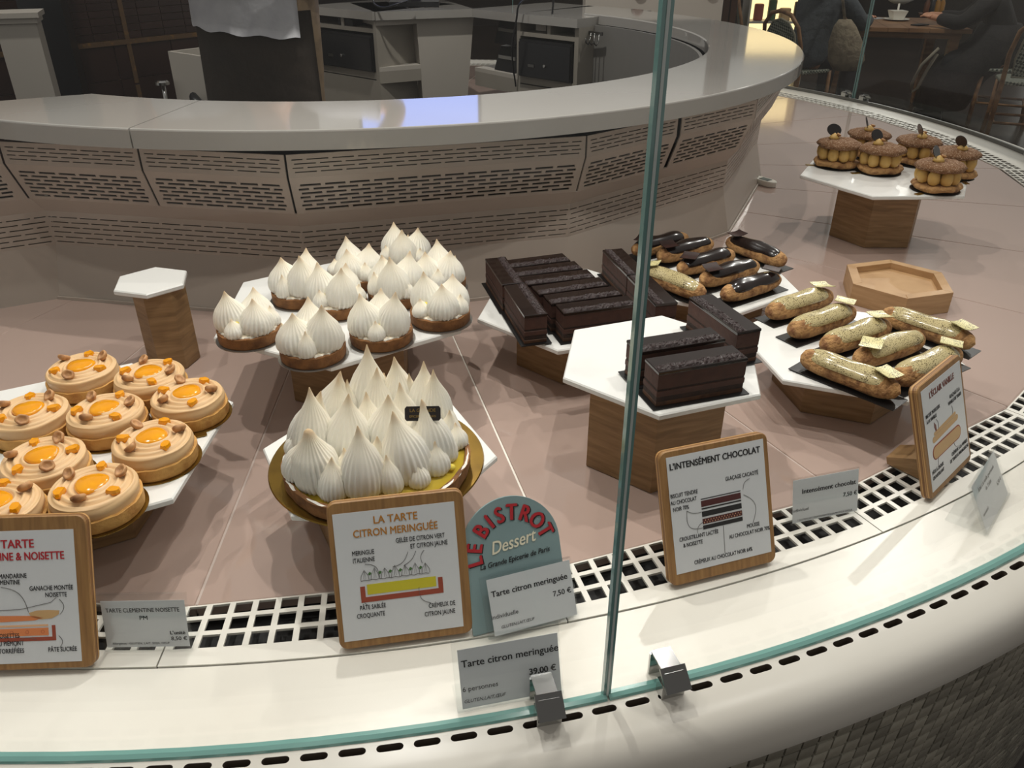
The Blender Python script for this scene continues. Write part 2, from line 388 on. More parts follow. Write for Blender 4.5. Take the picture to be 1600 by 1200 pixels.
# mosaic cladding below the ledge
def Rm(z): return 2.164-.06*max(0, -z-.07)
M_grout = mat('mosaic_grout', (22, 18, 15), .8)
M_tile = mat('marble_mosaic_tile', (176, 172, 158), .25, vary=.3, noise=((104, 98, 84), 14, .38, .72), coat=.2)
mb = MB()
zs = [-.07-.045*i for i in range(19)]
for a in range(A0, A1, 2):
    for z0, z1 in zip(zs[:-1], zs[1:]):
        mb.add([pol(Rm(z0)-.002, a, z0), pol(Rm(z0)-.002, a+2, z0), pol(Rm(z1)-.002, a+2, z1), pol(Rm(z1)-.002, a, z1)], [(3, 2, 1, 0)])
mb.build('cladding_backing', M_grout, case)
tp = .0215; da = math.degrees(tp/2.15)
def tile_pts(i, j):
    a = -82+i*da; z = -.074-j*tp
    q = []
    for dz, dd in ((0, 0), (0, 1), (1, 1), (1, 0)):
        zz = z-dz*(tp-.0026); q.append(pol(Rm(zz), a+dd*(da-.069), zz))
    return q
tb = MB().box((0, 0, 0), ((tp-.0026), .003, (tp-.0026))).mesh('mosaic_tile', M_tile)
cells = [(i, j) for j in range(38) for i in range(0, 60)]
def dist_cam(ij):
    q = tile_pts(*ij); c = sum(q, Vector())/4; return (c-Vector((0, 0, H))).length
vis = []
for ij in cells:
    c = sum(tile_pts(*ij), Vector())/4-Vector((0, 0, H)); w_ = c.dot(FWD); x = 800+F*c.dot(RT)/w_; y = 600-F*c.dot(UP)/w_
    if -20 < x < 1620 and y < 1225 and w_ > 0: vis.append(ij)
vis.sort(key=dist_cam); first = set(vis[:300])
st = MB()
for i in range(-60, 160):
    for j in range(38):
        q = tile_pts(i, j); c = sum(q, Vector())/4
        if (i, j) in first:
            ex = (q[1]-q[0]).normalized(); ez = (q[0]-q[3]).normalized(); ey = ez.cross(ex)
            o = D.objects.new('mosaic_tile', tb); COL.objects.link(o); o.parent = case
            mm = Matrix((ex, ey, ez)).transposed().to_4x4(); mm.translation = c+ey*random.uniform(-.0006, .0004); o.matrix_local = mm
        elif j < 30 and i > -40 and (i < 110):
            n = (q[1]-q[0]).cross(q[3]-q[0]).normalized()
            if n.dot(c-Vector((CX, CY, c.z))) < 0: n = -n
            st.add([p+n*.0012 for p in q], [(0, 1, 2, 3)])
so = st.build('mosaic_field', M_tile, case); so['kind'] = 'stuff'

# riser between shelf and counter top
VA = [-112.7+25.5*k for k in range(0, 8)]
PR = {'t': (1.215, .312), 'm': (1.215, .273), 'l': (1.188, .202), 'k': (1.165, .172), 's': (1.163, .104), 'b': (1.19, 0)}
def slot_panel(bl, br, tr, tl, rows, n, frac, name, parent, thick=.0025, margin=.02, back=True, vmargin=None):
    bl, br, tr, tl = map(Vector, (bl, br, tr, tl)); nrm = (br-bl).cross(tl-bl).normalized()
    def Q(u, v): return bl.lerp(br, u).lerp(tl.lerp(tr, u), v)
    mb = MB()
    def cell(u0, u1, v0, v1, mi=0, off=0, th=thick):
        q = [Q(u0, v0), Q(u1, v0), Q(u1, v1), Q(u0, v1)]
        mb.hexa([p-nrm*(th+off) for p in q], [p-nrm*off for p in q], mi)
    v = 0
    for ri, (v0, v1) in enumerate(rows):
        cell(0, 1, v, v0); v = v1
        pt = (1-2*margin)/n; off = (0, .5)[ri % 2]
        edges = [margin]
        ks = [k+off for k in range(0, n+1)]
        u = 0
        # slots
        slots = []
        for k in range(-1, n+1):
            s0 = margin+(k+off)*pt+pt*(1-frac)/2; s1 = s0+pt*frac
            s0 = max(s0, margin); s1 = min(s1, 1-margin)
            if s1-s0 > pt*.15: slots.append((s0, s1))
        for s0, s1 in slots:
            if s0-u > 1e-5: cell(u, s0, v0, v1)
            u = s1
        if 1-u > 1e-5: cell(u, 1, v0, v1)
    cell(0, 1, v, 1)
    if rows: cell(.004, .996, .02, .98, 1, .010, .001)
    return mb.build(name, [M_riser, M_dark], parent)
def rows(n, lo, hi, fr):
    p = (hi-lo)/n; return [(lo+p*k+p*(1-fr)/2, lo+p*k+p*(1+fr)/2) for k in range(n)]
def facet(P0, P1, cuts, extra_gap=None):
    """P0,P1: functions key->point at both ends"""
    def L(key, u): return P0(key).lerp(P1(key), u)
    ln = (P1('m')-P0('m')).length
    for (u0, u1) in cuts:
        n = max(3, round(ln*(u1-u0)/.046))
        slot_panel(L('m', u0), L('m', u1), L('t', u1), L('t', u0), rows(4, .14, .86, .27), n, .84, 'upper_vent_panel', case, margin=.03/(u1-u0)*.5)
        slot_panel(L('l', u0), L('l', u1), L('m', u1), L('m', u0), rows(7, .06, .84, .52), n, .82, 'vent_panel', case, margin=.045/(u1-u0)*.5)
    n = round(ln/.046)
    slot_panel(L('k', 0), L('k', 1), L('l', 1), L('l', 0), [], n, .8, 'sloping_trim', case)
    slot_panel(L('s', 0), L('s', 1), L('k', 1), L('k', 0), rows(6, .03, .90, .2), n, .86, 'lower_vent_panel', case, margin=.004)
    slot_panel(L('b', 0), L('b', 1), L('s', 1), L('s', 0), [], n, .8, 'riser_panel', case)
def vtx(deg):
    return lambda k: pol(PR[k][0], deg, PR[k][1])
h = .004
cutsets = {0: [(0, .5-h), (.5+h, 1-h)], 1: [(h, 1-h)], 2: [(h, .5-.012), (.5+.012, 1-h)], 3: [(h, 1)]}
for k in range(0, 6):
    facet(vtx(VA[k]), vtx(VA[k+1]), cutsets.get(k, [(0, 1)]))
LD = Vector((-.88, -.47, 0)).normalized()
facet(lambda k: pol(PR[k][0], VA[0], PR[k][1])+LD*.7, vtx(VA[0]), [(0, .5), (.505, .995)])
# thin skirting strip at the foot of the riser
mb = MB()
for k in range(0, 6):
    p, q = pol(1.194, VA[k]), pol(1.194, VA[k+1]); d = (q-p).normalized(); nn = Vector((d.y, -d.x, 0))
    mb.hexa([p, q, q-nn*.004, p-nn*.004], [v+Vector((0, 0, .006)) for v in (p, q, q-nn*.004, p-nn*.004)])
mb.build('riser_skirting', M_riser, case)
# counter top: two stone slabs
def slab(a0, a1, name, left=None):
    Ro, Ri, zt, zb = 1.2402, .9958, .358, .3255
    n = max(2, int((a1-a0)/2)); an = [a0+(a1-a0)*i/n for i in range(n+1)]
    outer = [pol(Ro, a) for a in an]; inner = [pol(Ri, a) for a in an]
    if left: outer.insert(0, outer[0]+LD*left); inner.insert(0, inner[0]+LD*left)
    mb = MB(); b = .003
    rings = []
    for o, i in zip(outer, inner):
        d = (o-i).normalized()
        sec = [(i, zb), (i, zt-b), (i+d*b, zt), (o-d*b, zt), (o-d*b*.3, zt-b*.3), (o, zt-b), (o, zb)]
        rings.append([Vector((p.x, p.y, z)) for p, z in sec])
    m_ = len(rings[0])
    for r in rings: mb.v += [tuple(p) for p in r]
    for i in range(len(rings)-1):
        for j in range(m_):
            k = (j+1) % m_; mb.f.append((i*m_+j, i*m_+k, (i+1)*m_+k, (i+1)*m_+j)); mb.m.append(0)
    mb.f += [tuple(range(m_)), tuple(range((len(rings)-1)*m_, len(rings)*m_))[::-1]]; mb.m += [0, 0]
    o = mb.build(name, M_slab, case); me = o.data
    bm = bmesh.new(); bm.from_mesh(me); bmesh.ops.recalc_face_normals(bm, faces=bm.faces); bm.to_mesh(me); bm.free()
    me.polygons.foreach_set('use_smooth', [True]*len(me.polygons)); me.set_sharp_from_angle(angle=math.radians(12)); return o
slab(-112.5, -98.62, 'counter_slab', .8); slab(-98.5, 45, 'counter_slab')
# inner wall of the ring and a dark band under the slab
mb = MB()
for a in range(-112, 45, 3):
    mb.hexa([pol(.975, a, -.88), pol(.985, a, -.88), pol(.985, a+3, -.88), pol(.975, a+3, -.88)], [pol(.975, a, .325), pol(.985, a, .325), pol(.985, a+3, .325), pol(.975, a+3, .325)])
M_greyp = mat('grey_panel', (118, 116, 112), .4)
mb.build('inner_wall', M_greyp, case)
mb = MB()
for k in range(6):
    a, b = VA[k], VA[k+1]
    mb.hexa([pol(1.17, a, -.02), pol(1.03, a, -.02), pol(1.03, b, -.02), pol(1.17, b, -.02)], [pol(1.17-.03, a, .32), pol(1.03, a, .32), pol(1.03, b, .32), pol(1.14, b, .32)])
mb.build('dark_core', M_dark, case)

# ------------------------------------------------------------------ curved glass panes and their clips
def pane(a0, a1, label, zt=.78):
    n = max(2, int((a1-a0)/1.5)); mb = MB(); R0, R1 = RG, RG+.006
    an = [a0+(a1-a0)*i/n for i in range(n+1)]
    for a, b in zip(an[:-1], an[1:]):
        mb.add([pol(R0, a, .0015), pol(R0, b, .0015), pol(R0, b, zt), pol(R0, a, zt)], [(0, 1, 2, 3)], 0)
        mb.add([pol(R1, a, .0015), pol(R1, b, .0015), pol(R1, b, zt), pol(R1, a, zt)], [(3, 2, 1, 0)], 0)
        for z in (.0015, zt): mb.add([pol(R0, a, z), pol(R0, b, z), pol(R1, b, z), pol(R1, a, z)], [(0, 1, 2, 3)], 1)
    for a in (a0, a1): mb.add([pol(R0, a, .0015), pol(R1, a, .0015), pol(R1, a, zt), pol(R0, a, zt)], [(0, 1, 2, 3)], 2)
    o = mb.build('glass_pane', [M_glass, M_edge, M_edged], case)
    me = o.data; bm = bmesh.new(); bm.from_mesh(me); bmesh.ops.remove_doubles(bm, verts=bm.verts, dist=1e-5); bm.to_mesh(me); bm.free()
    me.polygons.foreach_set('use_smooth', [p.material_index == 0 for p in me.polygons]); me.set_sharp_from_angle(angle=math.radians(30))
    o['label'] = label
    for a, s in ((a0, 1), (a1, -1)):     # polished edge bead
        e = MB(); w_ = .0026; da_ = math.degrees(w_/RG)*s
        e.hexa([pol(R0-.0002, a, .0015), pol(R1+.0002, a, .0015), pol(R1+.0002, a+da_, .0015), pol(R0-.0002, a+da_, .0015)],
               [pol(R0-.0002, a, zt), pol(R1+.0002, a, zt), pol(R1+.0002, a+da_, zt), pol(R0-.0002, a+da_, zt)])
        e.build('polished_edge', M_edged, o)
    if a1 < -70:  # seal in the gap, the seam's highlight put into its pale colour
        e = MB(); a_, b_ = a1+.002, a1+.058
        e.hexa([pol(R0, a_, .0015), pol(R1+.001, a_, .0015), pol(R1+.001, b_, .0015), pol(R0, b_, .0015)], [pol(R0, a_, zt), pol(R1+.001, a_, zt), pol(R1+.001, b_, zt), pol(R0, b_, zt)]); e.build('seal_highlight', mat('seal_highlight', (196, 204, 200), .15, coat=.5), o)
    e = MB()
    for a, b in zip(an[:-1], an[1:]):
        e.hexa([pol(R1+.0003, a, .0002), pol(R1+.0055, a, .0002), pol(R1+.0055, b, .0002), pol(R1+.0003, b, .0002)], [pol(R1+.0003, a, .004), pol(R1+.0045, a, .0028), pol(R1+.0045, b, .0028), pol(R1+.0003, b, .004)])
    e.build('lower_edge', M_edge, o, label='green tinted bottom edge of the pane')
    return o
pane(-128, -75.43, 'curved glass pane in front of the clementine and lemon tarts, left of the seam')
pane(-75.37, -24.1, 'curved glass pane in front of the chocolate cakes and eclairs, right of the seam')
pane(-23.9, 27.3, 'curved glass pane around the right end behind the round choux buns')
pane(27.5, 78, 'far curved glass pane in front of the cafe table')
def clip(a, label, inner=False, sc=1.0):
    t = empty('glass_clip', pol(RG+.005, a, .0), math.radians(a)); tag(t, label, 'clip', None)
    t.scale = (sc,)*3
    MB().box((.012, 0, .009), (.013, .024, .018)).build('clip_body', M_chrome, t)
    MB().box((-.0145, 0, .014), (.003, .022, .028)).build('inner_jaw', M_chrome, t)
    mb = MB(); M_ = Matrix.Rotation(math.radians(-52), 3, 'Y')
    mb.box((.019, 0, .026), (.003, .026, .024), M=M_); mb.build('tilted_tab', M_steel, t)
    MB().box((0, 0, .0305), (.030, .020, .002)).build('bridge', M_chrome, t)
    return t
clip(-77.1, 'chrome glass clip left of the glass seam, in front of the 39 euro price card')
clip(-73.75, 'chrome glass clip just right of the glass seam on the white ledge')
clip(28.6, 'small chrome clip at the foot of the far glass seam, left one'); clip(26.0, 'small chrome clip at the foot of the far glass seam, right one')
clip(1.2, 'chrome clip at the right picture edge on the far ledge', sc=1.3)
# upright steel rim strip along the far glass
mb = MB()
for a in range(-20, 78, 2):
    mb.hexa([pol(RG-.012, a, 0), pol(RG-.003, a, 0), pol(RG-.003, a+2, 0), pol(RG-.012, a+2, 0)], [pol(RG-.012, a, .012), pol(RG-.003, a, .012), pol(RG-.003, a+2, .012), pol(RG-.012, a+2, .012)])
mb.build('glass_channel', M_steel, case)

# ------------------------------------------------------------------ display stands
def stand(name, c, z, side, rotdeg, pside, label, pc=None, prot=None):
    """z: height of the plate's top"""
    t = tag(empty(name, (c[0], c[1], 0), 0), label, 'cake stand', None); th = .0085; r = math.radians(rotdeg)
    mb = MB(); off = ((pc[0]-c[0]), (pc[1]-c[1])) if pc else (0, 0)
    pts = hexpts(pside, math.radians(prot if prot is not None else rotdeg), off)
    mb.prism(pts, .0005, z-th-.0003, bev=.0012); mb.build('pedestal', M_oak, t)
    MB().prism(hexpts(side, r), z-th, z, bev=.0018).build('plate', M_marble, t)
    return t
ZA, ZB, ZC, ZD, ZE, ZF, ZG, ZH, ZJ = .148, .10, .14, .102, .097, .148, .06, .081, .147
stand('cake_stand', (-.583, 1.212), ZA, .060, 44.6, .041, 'small empty stand with white hexagon top on tall wooden foot', (-.574, 1.2116), 17.5)
stand('cake_stand', (-.55, .8134), ZB, .207, 28.9, .11, 'hexagonal white stand on wood carrying the clementine tarts')
stand('cake_stand', (-.2565, 1.1373), ZC, .202, 34.8, .1, 'hexagonal white stand carrying the small lemon meringue tarts')
stand('cake_stand', (-.158, .793), ZD, .141, 56.9, .09, 'hexagonal white stand under the big lemon meringue tart')
stand('cake_stand', (.103, 1.23), ZE, .167, 18, .1, 'hexagonal white stand on wood crowded with ten chocolate bars')
stand('cake_stand', (.197, .943), ZF, .141, 20.4, .1, 'tall hexagonal stand holding only three chocolate bars', (.195, .945), 22)
stand('cake_stand', (.3851, 1.4439), ZG, .16, 35.2, .1, 'low hexagonal stand under the chocolate eclairs')
stand('cake_stand', (.518, 1.1135), ZH, .167, 39.3, .1, 'low hexagonal stand under the vanilla eclairs')
stand('cake_stand', (.859, 1.856), ZJ, .197, 1.6, .1, 'tall hexagonal stand with the round choux buns at right', (.859, 1.856), .3)
# low empty hexagonal wooden box with a recess
t = tag(empty('wooden_tray', (.762, 1.486, 0)), 'empty low hexagonal oak box with a recessed top behind the vanilla eclairs', 'tray')
r = math.radians(16.5); s = .104; zt = .042
MB().prism(hexpts(s-.016, r), .0005, zt-.013).build('base_panel', M_oakl, t)
for i in range(6):
    o1, o2 = hexpts(s, r)[i], hexpts(s, r)[(i+1) % 6]; i1, i2 = hexpts(s-.02, r)[i], hexpts(s-.02, r)[(i+1) % 6]
    MB().prism([o1, o2, i2, i1], .0005, zt, bev=.0008).build('side_board', M_oakl, t)
# small white thermometer
p = at(1192, 288, 0)
t = tag(empty('thermometer', p, math.radians(-55)), 'small white digital thermometer lying on the pink shelf near the riser', 'thermometer')
MB().prism([(.028*math.cos(q)+(.016 if math.cos(q) > 0 else -.016), .017*math.sin(q)) for q in [2*PI*k/24 for k in range(24)]], .0003, .016, bev=.002).build('housing', M_grille, t, smooth=30)
MB().box((.006, 0, .0165), (.032, .02, .0012)).build('display_window', mat('lcd_glass', (70, 84, 78), .15), t)
MB().lathe([(.004, 0), (.004, .002)], 12, (-.024, 0, .016)).build('button', M_steel, t)

# ------------------------------------------------------------------ pastry: meringue
def dollop_mesh(R, Hh, ribs, bend, seed, blunt=0):
    rnd = random.Random(seed); mb = MB()
    pr = [(.60, 0), (.90, .03), (1.0, .11), (1.03, .21), (1.0, .33), (.91, .45), (.75, .57), (.53, .68), (.33, .78), (.18, .87), (.08, .95), (.02, 1.0)]
    if blunt: pr = [(a, b*(.9 if b > .5 else 1)) for a, b in pr[:9]]+[(.2, .80), (.08, .83)]
    seg = ribs*4; ph = rnd.random()*6; tw = rnd.uniform(-.2, .2); bd = rnd.random()*6.28
    vs = []
    for i, (a, b) in enumerate(pr):
        for k in range(seg):
            t = 2*PI*k/seg; amp = .062*min(1, (1.05-b)*1.6)
            rr = R*a*(1+amp*(abs(math.cos(ribs*t/2+ph))*2-1.2)+.03*math.sin(2*t+ph)+.02*math.sin(5*t+b*7+ph))
            tt = t+tw*b; bx = bend*Hh*max(0, b-.3)**2
            vs.append((rr*math.cos(tt)+bx*math.cos(bd), rr*math.sin(tt)+bx*math.sin(bd), Hh*b))
    n = len(pr); fs = [(i*seg+k, i*seg+(k+1) % seg, (i+1)*seg+(k+1) % seg, (i+1)*seg+k) for i in range(n-1) for k in range(seg)]
    fs += [tuple(range(seg))[::-1], tuple(range((n-1)*seg, n*seg))]
    mb.add(vs, fs); return mb.mesh('meringue_peak', M_mer, True)
BIGD = [dollop_mesh(1, 1, 24, .24, s) for s in range(4)]; SMD = [dollop_mesh(1, 1, 17, .25, 10+s) for s in range(3)]
BLD = dollop_mesh(1, 1, 26, .05, 30, 1)
def peak(parent, x, y, z, R, h, mesh, tilt=(0, 0), rz=0):
    e = (Matrix.Rotation(tilt[1], 3, 'Y') @ Matrix.Rotation(tilt[0], 3, 'X') @ Matrix.Rotation(rz, 3, 'Z')).to_euler()
    return place_obj(mesh, 'meringue_peak', parent, (x, y, z), e, (R, R, h))
def tart_shell(parent, R, h, matr, name='pastry_shell', rim=.004, fill=None, z0=0, seg=48):
    mb = MB(); rnd = random.Random(3)
    def fn(r, z, t, i): return r*(1+.006*math.sin(9*t+i)+.004*math.sin(23*t)), z+(.0006*math.sin(13*t) if i in (2, 3) else 0)
    mb.lathe([(R*.97, z0), (R, z0+.002), (R*1.01, z0+h), (R*1.01-rim, z0+h+.0005), (R*1.0-rim, z0+h-.004), (.001, z0+h-.004)], seg, fn=fn, caps=False)
    mb.lathe([(.0005, z0), (R*.97, z0)], seg, caps=False)
    return mb.build(name, matr, parent, 40)
def gel(parent, x, y, z, s, matr, name='gel_dot'):
    mb = MB(); mb.lathe([(s*.7, 0), (s, s*.5), (s*.75, s*1.0), (s*.2, s*1.25)], 12, (x, y, z)); return mb.build(name, matr, parent, True)
def mini_meringue(var):
    rnd = random.Random(50+var); t = empty('meringue_tart')
    MB().lathe([(.047, .0003), (.047, .0012)], 40).build('card_disc', M_silver, t)
    tart_shell(t, .0435, .016, M_shell, z0=.0014)
    mb = MB()
    def fn(r, z, q, i): return r*(1+.05*math.sin(26*q)*(i in (1, 2))), z
    mb.lathe([(.0385, .014), (.0405, .0165), (.037, .020), (.01, .021)], 104, fn=fn); mb.build('meringue_collar', M_mer, t, True)
    base = rnd.random()*6
    specs = [(3, .0195, .0235, .051), (3, .031, .0125, .026)] if var != 1 else [(3, .0185, .0245, .054), (4, .031, .0125, .030)]
    off = 0
    for n, rr, R, h in specs:
        for k in range(n):
            a = base+off+2*PI*k/n+rnd.uniform(-.15, .15); hh = h*rnd.uniform(.88, 1.12); Rr = R*rnd.uniform(.94, 1.06); hh *= 1.07
            peak(t, rr*math.cos(a), rr*math.sin(a), .0175, Rr, hh, random.Random(var*9+k).choice(BIGD if R > .016 else SMD), (-.10*math.sin(a), .10*math.cos(a)), rnd.random()*6)
        off += PI/3
    for k in range(2):
        a = base+1.0+k*2.6; gel(t, .024*math.cos(a), .024*math.sin(a), .031, .0038, M_gel)
    return t
minis = [mini_meringue(v) for v in range(3)]
MP = [((390, 521), 0, 'small meringue tart at the left end of the stand, separate from the rest'),
      ((489, 549), 1, 'small meringue tart at the front tip of the stand, lowest in the picture'),
      ((596, 524), 2, 'small meringue tart in the front row, just right of the lowest one'),
      ((688, 494), 0, 'small meringue tart at the right front corner of the stand'),
      ((470, 462), 1, 'small meringue tart in the second row, leftmost, above a dark card edge'),
      ((528, 478), 2, 'small meringue tart in the middle wedged behind the two front ones'),
      ((557, 437), 0, 'small meringue tart at the back left, behind the middle ones'),
      ((620, 463), 1, 'small meringue tart right of the middle, half hidden by the front row'),
      ((634, 413), 2, 'small meringue tart at the very back, topmost, with three tall tips'),
      ((685, 444), 0, 'small meringue tart at the back right edge of the stand')]
used = set()
for i, (px, v, lab) in enumerate(MP):
    if v in used: o = copy_tree(minis[v])
    else: o = minis[v]; used.add(v)
    q = at(px[0], px[1]-3, ZC+.01); o.location = (q.x, q.y, ZC+.0002); o.rotation_euler = (0, 0, i*1.9+.4)
    tag(o, lab, 'tart', 'small lemon meringue tarts on their stand')

# big lemon meringue tart
t = tag(empty('meringue_tart', (-.157, .775, ZD+.0003)), 'large lemon meringue tart crowned with tall white meringue peaks on a gold disc', 'tart')
MB().lathe([(.1235, 0), (.1245, .001), (.1235, .0024), (.001, .0024)], 96).build('gold_card_disc', M_foil, t, 40)
tc_ = (.003, -.016)
sh = tart_shell(t, .105, .019, M_shell, z0=.0026, rim=.005, seg=96); sh.location = (tc_[0], tc_[1], 0)
mb = MB(); rnd = random.Random(4)
mb.lathe([(.1018, .0210), (.1034, .0221), (.1054, .0215)], 96, (tc_[0], tc_[1], 0), fn=lambda r, z, q, i: (r+.0006*math.sin(31*q+i), z+.0004*math.sin(17*q)), caps=False)
mb.build('sugared_rim', M_sugar, t, True)
MB().lathe([(.0995, .016), (.1005, .0180), (.001, .0186)], 64, (tc_[0], tc_[1], 0), caps=False).build('lemon_cream', M_curd, t, True)
BP = [(562, 667, 569, 765, 28), (515, 715, 522, 773, 20), (602, 712, 613, 765, 16), (612, 644, 641, 742, 31), (677, 690, 682, 736, 18), (662, 625, 676, 720, 30), (711, 662, 713, 696, 16),
      (465, 685, 457, 747, 21), (448, 668, 440, 708, 17), (485, 603, 464, 698, 27), (487, 606, 492, 712, 28), (540, 616, 545, 712, 31), (609, 615, 606, 702, 30), (572, 614, 578, 690, 22),
      (519, 570, 508, 662, 28), (575, 532, 574, 645, 30), (586, 575, 590, 668, 25), (619, 555, 629, 650, 28), (667, 563, 668, 655, 25), (686, 572, 695, 662, 24), (627, 598, 634, 682, 22),
      (526, 590, 528, 676, 21), (541, 592, 546, 668, 17), (600, 584, 600, 650, 20), (718, 622, 722, 664, 15), (640, 680, 652, 738, 20), (640, 583, 645, 655, 18), (590, 680, 590, 745, 20), (540, 700, 545, 752, 18), (650, 640, 652, 700, 22), (703, 640, 704, 690, 16), (694, 672, 698, 716, 16), (650, 720, 656, 757, 14)]
for i, (x, y, x2, y2, rp) in enumerate(BP):
    zz = .0185; bz = at(x2, y2, ZD+zz); R = rp*.00084
    lo_, hi_ = 0.0, .2
    for _ in range(30):
        md = (lo_+hi_)/2; c_ = bz+Vector((0, 0, md))-Vector((0, 0, H)); yy = 600-F*c_.dot(UP)/c_.dot(FWD)
        if yy > y: lo_ = md
        else: hi_ = md
    h = lo_; tp_ = at(x, y, bz.z+h); d_ = tp_-bz; q = bz-Vector((-.157, .775, 0))
    dd = Vector((q.x-tc_[0], q.y-tc_[1])); mx = .1045-R*.8
    if dd.length > mx: dd = dd*(mx/dd.length)
    tx, ty = max(-.35, min(.35, d_.x/h)), max(-.35, min(.35, d_.y/h))
    peak(t, tc_[0]+dd.x, tc_[1]+dd.y, zz, R, h, (BIGD if R > .0165 else SMD)[i % 3], (-ty, tx), i*1.7)
q = at(500, 757, ZD+.0185)-Vector((-.157, .775, 0)); peak(t, q.x, q.y, .0185, .024, .088, BLD, (.05, -.05), .3)
for x, y, s in ((466, 712, .006), (538, 738, .006), (594, 742, .006), (668, 710, .006), (694, 682, .004), (705, 722, .005)):
    q = at(x, y, ZD+.03)-Vector((-.157, .775, 0)); gel(t, q.x, q.y, .020, s, M_gel)
# little chocolate tag between the peaks
q = at(661, 641, ZD+.085)-Vector((-.157, .775, 0))
tg = MB(); tg.prism([(x_*.0195+dx, y_*.008) for x_, y_, dx in ((-1, -.7, 0), (-.9, -1, 0), (.9, -1, 0), (1, -.7, 0), (1, .7, 0), (.9, 1, 0), (-.9, 1, 0), (-1, .7, 0))], 0, .0012)
tg = tg.build('chocolate_tag', M_choco, t, loc=(q.x, q.y-.004, .083), rot=(math.radians(62), 0, math.radians(2)), label='small black tag with gold lettering')
M_gl = mat('gold_lettering', (150, 120, 60), .4, .4)
for s_, zz in (('LA GRANDE', .0018), ('EPICERIE DE PARIS', -.0042)):
    x_ = text_mesh(s_, .0052 if zz > 0 else .0036, M_gl, 'lettering', tg); x_.data.transform(Matrix.Translation((0, zz, .0014)) @ Matrix.Rotation(-PI/2, 4, 'X'))

# ------------------------------------------------------------------ pastry: clementine and hazelnut tarts
def nut_mesh():
    mb = MB(); mb.lathe([(.0006, .0022), (.0022, .0018), (.0036, .0034), (.0052, .0046), (.0062, .0036), (.0060, .0010), (.004, -.0012), (.001, -.0018)], 18,
                        fn=lambda r, z, q, i: (r*(1+.10*math.sin(q*2)+.05*math.sin(5*q)), z), caps=True)
    return mb.mesh('hazelnut', M_nut, True)
NUT = nut_mesh()
def chunk_mesh(seed):
    rnd = random.Random(seed); mb = MB()
    R = [rnd.uniform(.72, 1.2) for _ in range(10)]
    vs = [];
    for z, k in ((0, .9), (.5, 1.0), (1.0, .85)):
        for i in range(10): vs.append((R[i]*k*math.cos(i*.628), R[i]*k*math.sin(i*.628), z+rnd.uniform(-.08, .08)))
    fs = [(a*10+i, a*10+(i+1) % 10, a*10+10+(i+1) % 10, a*10+10+i) for a in range(2) for i in range(10)]+[tuple(range(20, 30)), tuple(range(10))[::-1]]
    mb.add(vs, fs); return mb.mesh('clementine_chunk', M_jelly, False)
CHK = [chunk_mesh(s) for s in range(3)]
def clem_tart(var):
    rnd = random.Random(80+var); t = empty('clementine_tart')
    MB().lathe([(.0495, .0003), (.0495, .0012)], 40).build('card_disc', M_foil, t)
    tart_shell(t, .046, .016, M_shellc, z0=.0014)
    # piped rosette: height field with a spiral ridge
    nr, seg = 34, 96; vs = []; Rm_ = .0435; ph = var*2.1
    for i in range(nr+1):
        for k in range(seg):
            th = 2*PI*k/seg; u = i/nr
            if u < .72:
                rr = Rm_*.965*(u/.72); ridge = 1-2*abs(math.sin(((rr/.0078)*2*PI-th+ph)/2))**1.5
                z = .036-.0045*(rr/Rm_)**2+.0021*ridge*min(1, rr/.008)*(1 if rr > .014 else .2)
                if rr < .015: z -= .0035*(1-(rr/.015)**3)
            else:
                q = (u-.72)/.28*PI*.5; rr = Rm_*(.965+.05*math.sin(q*1.6)); z = .0315-(.0155)*(1-math.cos(q)) + .0004*math.sin(6*th+ph)
                rr *= 1+.012*math.sin(q*6+th)
            vs.append((rr*math.cos(th)*(1+.01*math.sin(3*th+ph)), rr*math.sin(th), z))
    mb = MB(); mb.add(vs, [(i*seg+k, i*seg+(k+1) % seg, (i+1)*seg+(k+1) % seg, (i+1)*seg+k) for i in range(nr) for k in range(seg)])
    mb.build('hazelnut_cream_rosette', M_cream, t, True)
    mb = MB(); mb.lathe([(.0175, .0335), (.0178, .0358), (.015, .0376), (.007, .0386), (.0005, .0388)], 32, fn=lambda r, z, q, i: (r*(1+.05*math.sin(3*q+ph)), z)); mb.build('clementine_jelly', M_jelly, t, True)
    b = rnd.random()*6
    for k in range(3):
        a = b+k*2.09+rnd.uniform(-.2, .2); place_obj(CHK[k], 'clementine_chunk', t, (.031*math.cos(a), .031*math.sin(a), .0325), (0, 0, rnd.random()*6), (.0072, .0062, .0062))
        a += 1.05; place_obj(NUT, 'hazelnut_half', t, (.031*math.cos(a), .031*math.sin(a), .0372), (rnd.uniform(-.7, .7), rnd.uniform(-.7, .7), rnd.random()*6), (1.15,)*3)
    return t
cl = [clem_tart(v) for v in range(3)]
CP = [((126, 572), 'clementine tart at the back left of the plate, highest in the picture'), ((232, 582), 'clementine tart at the back, in front of the small empty stand'),
      ((292, 614), 'clementine tart at the right corner of the plate'), ((44, 640), 'clementine tart at the left picture edge, second row'),
      ((163, 638), 'clementine tart in the middle of the plate'), ((237, 683), 'clementine tart at the right edge with a brown card tab beside it'),
      ((66, 712), 'clementine tart at left, just behind the lowest whole one'), ((144, 757), 'clementine tart at the very front of the plate, lowest whole one'),
      ((-10, 785), 'clementine tart cut by the left picture edge beside the recipe plaque')]
for i, (px, lab) in enumerate(CP):
    o = cl[i] if i < 3 else copy_tree(cl[i % 3])
    q = at(px[0], px[1], ZB+.034); o.location = (q.x, q.y, ZB+.0002); o.rotation_euler = (0, 0, i*2.2)
    tag(o, lab, 'tart', 'clementine hazelnut tarts on their stand')
q = at(312, 681, ZB)
